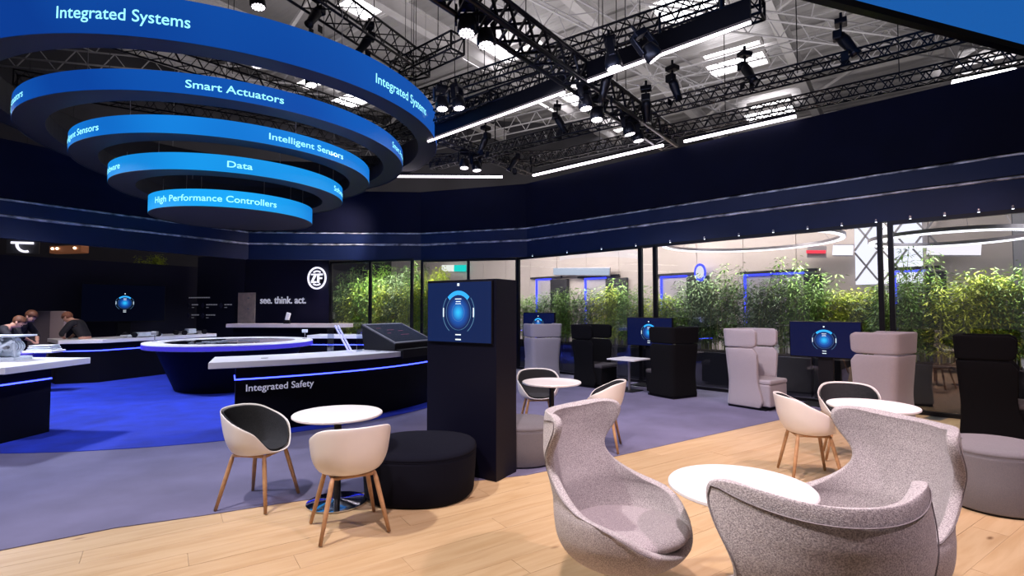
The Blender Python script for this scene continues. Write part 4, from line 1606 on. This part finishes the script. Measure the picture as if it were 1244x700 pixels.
# bright lattice window
c0, c1 = far_pt(1040, 346, .15), far_pt(1120, 286, .15)
t = thing('lattice_light_wall', 'bright white lit wall with grey crossed lattice bars behind the double mullion', 'lit wall', (c0.x, c0.y, c0.z), URZ)
w_ = (Vector((c1.x, c1.y)) - Vector((c0.x, c0.y))).length; h_ = c1.z - c0.z + .4
MB().box((w_ / 2, 0, h_ / 2), (w_, .05, h_)).build('lit_panel', emat('lit_white', (.92, .90, 1), 1.5), t)
for k in range(3):
    x = .25 + k * .62
    for s in (-1, 1):
        for j in range(2):
            MB().bar((x - s * .25, -.06, .1 + j * .8), (x + s * .25, -.06, .85 + j * .8), .06, .04).build('lattice_bar', mat('grey_bar', (.22, .22, .24), .5), t)
hw = setting('wall_hall_far')
MB().bar((-26, 10, 6.5), (-9, 30, 6.5), .2, 13).build('sheet', mat('far_hall_wall', (.03, .028, .035), .8, noise=(.3, .3)), hw)
MB().bar((-9, 30, 6.5), (14, 33, 6.5), .2, 13).build('sheet', MATS['far_hall_wall'], hw)
# two large round pendant light rings
WRL = emat('ring_light_warm', (1.0, .95, .95), 2.6)
for lab, c, r_, z in (('large thin white ring light hanging in the hall behind the middle glass', (6.0, 13.15), 2.1, 3.28), ('second white ring light hanging behind the right-hand glass', (8.75, 10.3), 1.35, 2.98)):
    t = thing('ring_light', lab, 'light', (c[0], c[1], z))
    MB().arc((0, 0), r_ - .09, r_, 0, 2 * pi, 0, .03, 80).build('diffuser', WRL, t)
    MB().arc((0, 0), r_ - .10, r_ + .015, 0, 2 * pi, .03, .10, 80).build('housing', SILVER, t)
    for k in range(3):
        a_ = 2 * pi * k / 3
        MB().tube([(r_ * cos(a_), r_ * sin(a_), .1), (0, 0, 2.6)], .005, 5).build('cable', SILVER, t)
# ceiling slab of the neighbouring stand with red and white bars
mb = setting('ceiling_hall')
MB().box((10.2, 15.6, 4.9), (16, 5, .15), URZ).build('stand_ceiling', mat('slate_ceiling', (.10, .11, .15), .6), mb)
for lab, px0, px1, y, m_ in (('short red light bar high behind the glass', 980, 1003, 306, emat('red_bar', (1, .05, .08), 1.6)), ('broad white light box left of the double mullion', 1012, 1036, 304, emat('white_box', (1, .95, 1), 1.6)),
                             ('white light box over the plants at the right', 1126, 1192, 303, emat('white_box2', (1, .92, .92), 1.4)), ('pale horizontal light band behind the glass left of the middle', 673, 740, 330, emat('pale_band', (.75, .85, 1.0), .8))):
    a_, b_ = far_pt(px0, y, .5), far_pt(px1, y, .5)
    m__ = (a_ + b_) / 2
    t = thing('light_box', lab, 'light', m__)
    MB().bar(a_ - m__, b_ - m__, .08, .26 if 'box' in lab or 'band' in lab else .08).build('face', m_, t)
    MB().bar(a_ - m__ + V.to_3d() * .06, b_ - m__ + V.to_3d() * .06, .05, .32 if 'b' in lab else .1).build('back_plate', SILVER, t)
# colour panel seen over the totem, and a glowing strip added for its glimpse through the reveal
a_, b_, c_ = far_pt(537, 326, .3), far_pt(552, 326, .3), far_pt(566, 326, .3)
t = thing('colour_panel', 'white and turquoise lit panel glimpsed just over the info totem', 'lit panel', a_)
MB().bar(Vector((0, 0, 0)), b_ - a_, .05, .32).build('white_half', emat('panel_white', (1, 1, .85), 1.2), t)
MB().bar(b_ - a_, c_ - a_, .05, .32).build('turquoise_half', emat('panel_turq', (.0, .75, .62), 1.2), t)
p0 = PY(537, 297.5, 14.55)
t = thing('colour_panel', 'small glowing strip added for the white and turquoise panel glimpsed through the back header seam', 'lit panel', p0)
MB().box((.17, 0, 0), (.34, .02, .06)).build('white_half', emat('panel_white', (1, 1, .85), 1.2), t)
MB().box((.50, 0, 0), (.32, .02, .06)).build('turquoise_half', emat('panel_turq', (.0, .75, .62), 1.2), t)

# ------------------------------------------------------------------ bamboo in black planters behind the glass
LEAFS = [mat('bamboo_leaf_green', (.16, .30, .04), .5), mat('bamboo_leaf_yellow', (.42, .50, .035), .5), mat('bamboo_leaf_dark', (.07, .13, .035), .5)]
STALK = mat('bamboo_stalk', (.20, .22, .07), .5)


def bamboo_meshes(seed, leafm, h, spread, nst, nl):
    rr = random.Random(seed)
    st = MB(); lf = MB()
    for k in range(nst):
        x0, y0 = rr.uniform(-spread, spread), rr.uniform(-.16, .16)
        hh = h * rr.uniform(.62, 1.0)
        lx, ly = rr.uniform(-.22, .22), rr.uniform(-.15, .15)
        pts = [(x0 + lx * q * q, y0 + ly * q * q, hh * q) for q in (0, .35, .7, 1)]
        st.tube(pts, [.009, .008, .006, .002], 4, caps=False)
        for j in range(nl):
            q = rr.uniform(.12, 1.0)
            bx, by, bz = x0 + lx * q * q, y0 + ly * q * q, hh * q
            a_ = rr.uniform(0, 2 * pi); bl_ = rr.uniform(.02, .26) * (1.15 - .7 * q)
            c = Vector((bx + cos(a_) * bl_, by + sin(a_) * bl_ * .8, bz + rr.uniform(-.02, .09)))
            a2 = a_ + rr.uniform(-.9, .9); ln = rr.uniform(.06, .125)
            d = Vector((cos(a2), sin(a2), rr.uniform(-.7, .35))).normalized()
            sd_ = d.cross(Vector((rr.uniform(-.4, .4), rr.uniform(-.4, .4), 1))).normalized() * ln * .12
            lf.add([c, c + d * ln * .45 + sd_, c + d * ln - Vector((0, 0, ln * .18)), c + d * ln * .45 - sd_], [(0, 1, 2, 3)])
    def raw(mb_, m):
        me = bpy.data.meshes.new('bamboo'); me.from_pydata(mb_.v, [], mb_.f); me.materials.append(m); return me
    return raw(st, STALK), raw(lf, leafm)


VAR = [bamboo_meshes(1, LEAFS[0], 1.55, .34, 22, 150), bamboo_meshes(2, LEAFS[1], 1.40, .36, 22, 170), bamboo_meshes(3, LEAFS[2], 1.50, .36, 22, 150), bamboo_meshes(4, LEAFS[0], 1.95, .32, 14, 90)]


def bamboo(px, v, lab, off=-.62, hs=1.0, loc=None, rz=None, zb=.74):
    p = loc or wall_pt(px, zb, off)
    t = thing('bamboo_plant', lab, 'plant', p, URZ if rz is None else rz, 'bamboo planted behind the glass')
    for nm, me in zip(('stalks', 'foliage'), VAR[v]):
        o = bpy.data.objects.new(nm, me); COL.objects.link(o); o.parent = t; o['kind'] = 'stuff'
        o.scale = (1, 1, hs)
    return t


BP = [(646, 0, .85), (668, 2, .95), (690, 0, .95), (712, 2, .95), (733, 1, 1.0), (752, 3, .85), (772, 0, .95), (795, 1, .85), (820, 0, .8), (848, 2, 1.12), (872, 2, 1.05), (893, 3, .95), (915, 2, .98), (940, 2, 1.0), (962, 3, .98), (985, 0, 1.02),
      (1010, 1, .85), (1040, 1, .88), (1072, 2, .8), (1095, 0, .92), (1118, 3, 1.0), (1142, 2, .98), (1170, 1, 1.02), (1198, 1, .95), (1228, 0, 1.0)]
NM = {0: 'green', 1: 'yellow-green', 2: 'dark green', 3: 'tall thin green'}
WH = ['at the info totem edge', 'above the lavender booth', 'right of the lavender booth', 'over the left black booth', 'over the square table', 'left of the screen behind the table', 'over the middle screen', 'right of the middle mullion',
      'above the second black booth', 'below the oval light', 'right below the oval light', 'above the light grey booth', 'right above the light grey booth', 'left of the right-hand screen', 'over the left half of the right-hand screen',
      'over the right half of the right-hand screen', 'left of the pink-lit booth top', 'directly over the pink-lit booth', 'behind the double mullion', 'right of the double mullion', 'in the right-hand pane, near the mullion',
      'in the middle of the right-hand pane', 'brightest in the right-hand pane', 'right beside the brightest one', 'over the rightmost black booth']
for (px, v, hs), wh in zip(BP, WH):
    bamboo(px, v, NM[v] + ' bamboo clump behind glass, ' + wh, hs=hs, off=-.62 - .12 * (px % 3))
# dense green at the back glass wall
q0, q1 = Vector((-5.25, 15.9)), Vector((-2.2, 14.9))
for i in range(8):
    f = i / 7
    p = q0 + (q1 - q0) * f
    v = (2, 1, 0, 1, 2, 1, 3, 0)[i]
    bamboo(0, v, '%s bamboo clump behind the back glass, %s' % (NM[v], ['first from the dark wall', 'second from the dark wall', 'third from the dark wall', 'in the middle', 'right of the middle', 'left of the far mullion', 'at the far mullion', 'last before the totem'][i]),
           loc=(p.x, p.y, .74), rz=-.3, hs=(1.1, 1.05, 1.2, 1.1, 1.3, 1.15, 1.2, 1.1)[i])
for i in range(4):
    p = Vector((-5.3 + i * .95, 17.3 - i * .3))
    bamboo(0, (2, 0, 2, 1)[i], ['dark tree-like bamboo rearmost beside the dark wall', 'tall green bamboo rearmost, second from the dark wall', 'tall dark bamboo rearmost, third from the dark wall', 'tall yellow-green bamboo rearmost by the far mullion'][i], loc=(p.x, p.y, .74), rz=0, hs=1.55)
PLM = mat('black_planter', (.006, .006, .008), .4)


def planter(label, a, b):
    a = Vector(a); b = Vector(b); m_ = (a + b) / 2
    d = (b - a); L = d.length - .03; rz = atan2(d.y, d.x)
    t = thing('planter', label, 'planter', (m_.x, m_.y, 0), rz, 'black planters behind the glass')
    MB().box((0, 0, .36), (L, .48, .72)).build('box', PLM, t, bevel=.01)
    MB().box((0, 0, .73), (L - .06, .42, .03)).build('soil', mat('soil', (.02, .015, .01), .9, noise=(40, .4)), t)


pe = [1244, 1084, 990, 910, 842, 785, 735, 690, 655, 628]
wh2 = ['rightmost one, behind the right-hand pane', 'under the clumps right of the pink-lit booth', 'behind the right-hand screen', 'behind the light grey booth', 'right of the second black booth', 'behind the middle screen', 'behind the square table', 'behind the left black booth', 'next to the totem']
for k in range(len(pe) - 1):
    planter('long black planter box on the hall floor, ' + wh2[k], wall_xy(pe[k], -.70), wall_xy(pe[k + 1], -.70))
planter('long black planter box behind the back glass wall', (-5.35, 15.95), (-2.1, 14.9))
planter('rear black planter box behind the back glass wall', (-5.9, 17.5), (-2.0, 16.3))

# things glimpsed in the gap over the left wall
pp = PY(183, 318, 19.5)
bamboo(0, 1, 'yellow-green plant glimpsed over the dark left wall', loc=(pp.x, pp.y, pp.z - 1.15), rz=.8)
t = thing('plant_stand', 'tall black plinth under the plant behind the left wall', 'plinth', (pp.x, pp.y, 0))
MB().box((0, 0, (pp.z - 1.15) / 2), (.9, .5, pp.z - 1.16)).build('box', PLM, t, bevel=.01)
pp = PY(84, 303.5, 18.0)
t = thing('pendant_lamp', 'long copper-brown glowing lampshade glimpsed over the left wall', 'light', pp, -.2)
MB().box((0, 0, 0), (1.35, .3, .26)).build('shade', mat('copper_shade', (.30, .12, .06), .3, .6, emit=(.25, .09, .04), strength=.35), t, bevel=.03)
for x in (-.5, -.3, .45):
    MB().ball((x, -.17, .03), .045).build('bulb', emat('warm_bulb', (1, .75, .5), 4), t)
MB().tube([(0, 0, .13), (0, 0, 7)], .01, 5).build('cord', BLACKM, t)
pp = PY(27, 298, 17.5)
t = thing('hall_sign', 'small white lit sign fragment glimpsed over the far left wall', 'sign', pp, .3)
m = MB(); m.box((0, 0, .08), (.62, .04, .07)); m.build('bar', SIGNW, t)
m = MB(); flat_arc(m, .2, .27, R(170), R(290), 0, .04, 14, .1, .02); m.build('arc', SIGNW, t)
MB().box((0, .06, 0), (.9, .04, .55)).build('back_plate', mat('grey_sign_back', (.08, .08, .09), .5), t)
MB().tube([(0, .06, .27), (0, .06, 7)], .01, 5).build('cord', BLACKM, t)

# ------------------------------------------------------------------ far left: tall booth screens and visitors
t = thing('partition_screen', 'tall taupe folding partition behind the visitors at the far left', 'partition', (-11.0, 12.3, 0), 0)
MB().box((-.20, .1, .78), (.66, .06, 1.56)).build('panel', mat('taupe_dark', (.12, .10, .12), .8), t, bevel=.02)
MB().box((.30, -.05, .78), (.50, .06, 1.56), R(-18)).build('panel', mat('taupe_light', (.40, .32, .33), .8), t, bevel=.02)
MB().box((.1, 0, .02), (.9, .4, .04)).build('foot', BLACK, t)

SKIN = mat('skin', (.62, .34, .25), .5)
SHIRT = mat('dark_shirt', (.012, .012, .018), .8)
TROU = mat('dark_trousers', (.010, .010, .016), .8)
SHOE = mat('black_shoe', (.006, .006, .006), .4)


def skin_obj(name, verts, edges, radii, m, parent, root=0, sub=2):
    me = bpy.data.meshes.new(name)
    me.from_pydata([tuple(v) for v in verts], edges, [])
    me.materials.append(m)
    o = bpy.data.objects.new(name, me); COL.objects.link(o); o.parent = parent
    md = o.modifiers.new('skin', 'SKIN')
    md.use_smooth_shade = True
    sv = me.skin_vertices[0].data if me.skin_vertices else None
    if sv is None:
        bpy.context.view_layer.objects.active = o
        bm = bmesh.new(); bm.from_mesh(me); bm.verts.layers.skin.verify(); bm.to_mesh(me); bm.free()
        sv = me.skin_vertices[0].data
    for i, r in enumerate(radii):
        sv[i].radius = (r, r) if not isinstance(r, tuple) else r
        sv[i].use_root = (i == root)
    s = o.modifiers.new('sub', 'SUBSURF'); s.levels = sub; s.render_levels = sub
    return o


def person(label, loc, rz, bend, hair, reach, head_drop, sc=1.0, skin=SKIN):
    t = thing('person', label, 'person', loc, rz, 'visitors bending over the counter')
    t.scale = (sc,) * 3
    b = R(bend)
    up = Vector((0, sin(b), cos(b)))
    hip = Vector((0, 0, .93))
    waist = hip + up * .17; chest = hip + up * .36; neck0 = hip + up * .50; 
    hb = R(bend + head_drop)
    hd = Vector((0, sin(hb), cos(hb)))
    neck = neck0 + hd * .07; head0 = neck + hd * .06; head1 = head0 + hd * .09; head2 = head1 + hd * .07
    fwd = Vector((0, cos(hb), -sin(hb)))
    V_ = [hip, waist, chest, neck0, neck, head0 + fwd * .015, head1 + fwd * .01, head2]
    E = [(0, 1), (1, 2), (2, 3), (3, 4), (4, 5), (5, 6), (6, 7)]
    Rr = [(.15, .11), (.13, .10), (.155, .11), .07, .052, .068, .086, .06]
    idx = {}

    def add(v, r, p):
        V_.append(v); Rr.append(r); E.append((p, len(V_) - 1)); return len(V_) - 1
    nose = add(head1 + fwd * .105 - hd * .03, .014, 6)
    arms = []
    for s in (-1, 1):
        sh = neck0 + Vector((s * .17, 0, -.03))
        i0 = add(sh, .062, 3)
        el = sh + Vector((s * .07, .10 + .1 * sin(b), -.24))
        i1 = add(el, .044, i0)
        wr = Vector((s * .14, reach, 1.03))
        if (wr - el).length > .27: wr = el + (wr - el).normalized() * .27
        i2 = add(wr, .030, i1)
        dirn = (wr - el).normalized()
        palm = wr + dirn * .07
        i3 = add(palm, (.038, .018), i2)
        arms.append((sh, el, wr))
        sidev = Vector((1, 0, 0))
        for k, (off, ln) in enumerate(((-.028, .062), (-.010, .074), (.010, .070), (.028, .055))):
            bpt = palm + dirn * .03 + sidev * off
            j0 = add(bpt, .0095, i3); j1 = add(bpt + dirn * ln * .55 + Vector((0, 0, -.005)), .0085, j0); add(bpt + dirn * ln + Vector((0, 0, -.02)), .0075, j1)
        th = wr + dirn * .03 - sidev * s * .035
        j0 = add(th, .011, i2); add(th + dirn * .04 - sidev * s * .018, .009, j0)
    legs = []
    for s in (-1, 1):
        hp = hip + Vector((s * .10, 0, -.06)); kn = Vector((s * .115, .03, .50)); an = Vector((s * .12, -.02, .09)); toe = Vector((s * .13, .13, .04))
        i0 = add(hp, .09, 0); i1 = add(kn, .06, i0); i2 = add(an, .042, i1); add(toe, .04, i2)
        legs.append((hp, kn, an, toe))
    skin_obj('body', V_, E, Rr, skin, t)
    # shirt
    sv_ = [waist - up * .12, waist, chest, neck0 - hd * .02]; se_ = [(0, 1), (1, 2), (2, 3)]; sr_ = [(.168, .125), (.15, .12), (.175, .13), .085]
    for sh, el, wr in arms:
        n0 = len(sv_)
        sv_ += [sh, el, el + (wr - el) * .75]; sr_ += [.078, .058, .045]; se_ += [(3, n0), (n0, n0 + 1), (n0 + 1, n0 + 2)]
    skin_obj('shirt', sv_, se_, sr_, SHIRT, t)
    tv, te, tr = [hip + up * .03], [], [(.165, .12)]
    for hp, kn, an, toe in legs:
        n0 = len(tv)
        tv += [hp, kn, an]; tr += [.105, .075, .062]; te += [(0, n0), (n0, n0 + 1), (n0 + 1, n0 + 2)]
    skin_obj('trousers', tv, te, tr, TROU, t)
    for hp, kn, an, toe in legs:
        MB().ball((toe.x, .06, .045), (.05, .14, .045), 12, 8).build('shoe', SHOE, t, smooth=True)
    # hair cap over the skull, pushed back from the face
    hm = MB().ball((0, 0, 0), (.096, .112, .105), 18, 12)
    c = head1 + hd * .015 - fwd * .022
    mrot = Matrix((Vector((1, 0, 0)), fwd, hd)).transposed()
    hm.v = [tuple(c + mrot @ (Vector(v) if not (v[1] > .02 and v[2] < .03) else Vector((v[0] * .9, v[1] * .5, v[2])))) for v in hm.v]
    hm.build('hair', hair, t, smooth=True)
    for s in (-1, 1):
        e = head1 + fwd * .088 + Vector((s * .032, 0, 0)) + hd * .0
        MB().ball(e, .011, 8, 6).build('eye', mat('eye_dark', (.02, .015, .01), .2), t, smooth=True)
        MB().ball(head1 - fwd * .005 + Vector((s * .088, 0, 0)) - hd * .02, (.012, .02, .03), 8, 6).build('ear', skin, t, smooth=True)
    MB().ball(head1 + fwd * .083 - hd * .058, (.024, .008, .007), 8, 6).build('mouth', mat('lips', (.35, .12, .10), .5), t, smooth=True)
    return t


HAIR1 = mat('brown_hair', (.12, .045, .02), .6, noise=(60, .3)); HAIR2 = mat('reddish_hair', (.22, .085, .045), .6, noise=(60, .3))
person('person in dark shirt bending left over the counter, right of the partition', (-9.42, 11.55, 0), R(97), 30, HAIR2, .42, 32, .97)
person('person with brown hair leaning forward behind the white machine, nearer the partition', (-10.05, 10.35, 0), R(-80), 28, HAIR1, .45, 30, .98)
person('person in dark shirt stooping low at the left edge behind the white machine', (-9.85, 9.75, 0), R(-62), 36, HAIR1, .45, 24, .94)
# white plastic demonstrator next to the partition
t = thing('display_counter', 'violet low counter end with white trays beside the visitors', 'counter', (-9.32, 9.75, 0), R(10))
MB().box((0, 0, .40), (.75, .5, .78)).build('body', mat('violet_counter', (.08, .06, .40), .5), t, bevel=.01)
MB().box((.42, .12, .80), (.5, .4, .05)).build('worktop', WHITE, t, bevel=.01)
for k in range(3):
    MB().box((.42, .12, .84 + k * .035), (.42 - k * .04, .3, .022)).build('tray', SPW, t, bevel=.005)
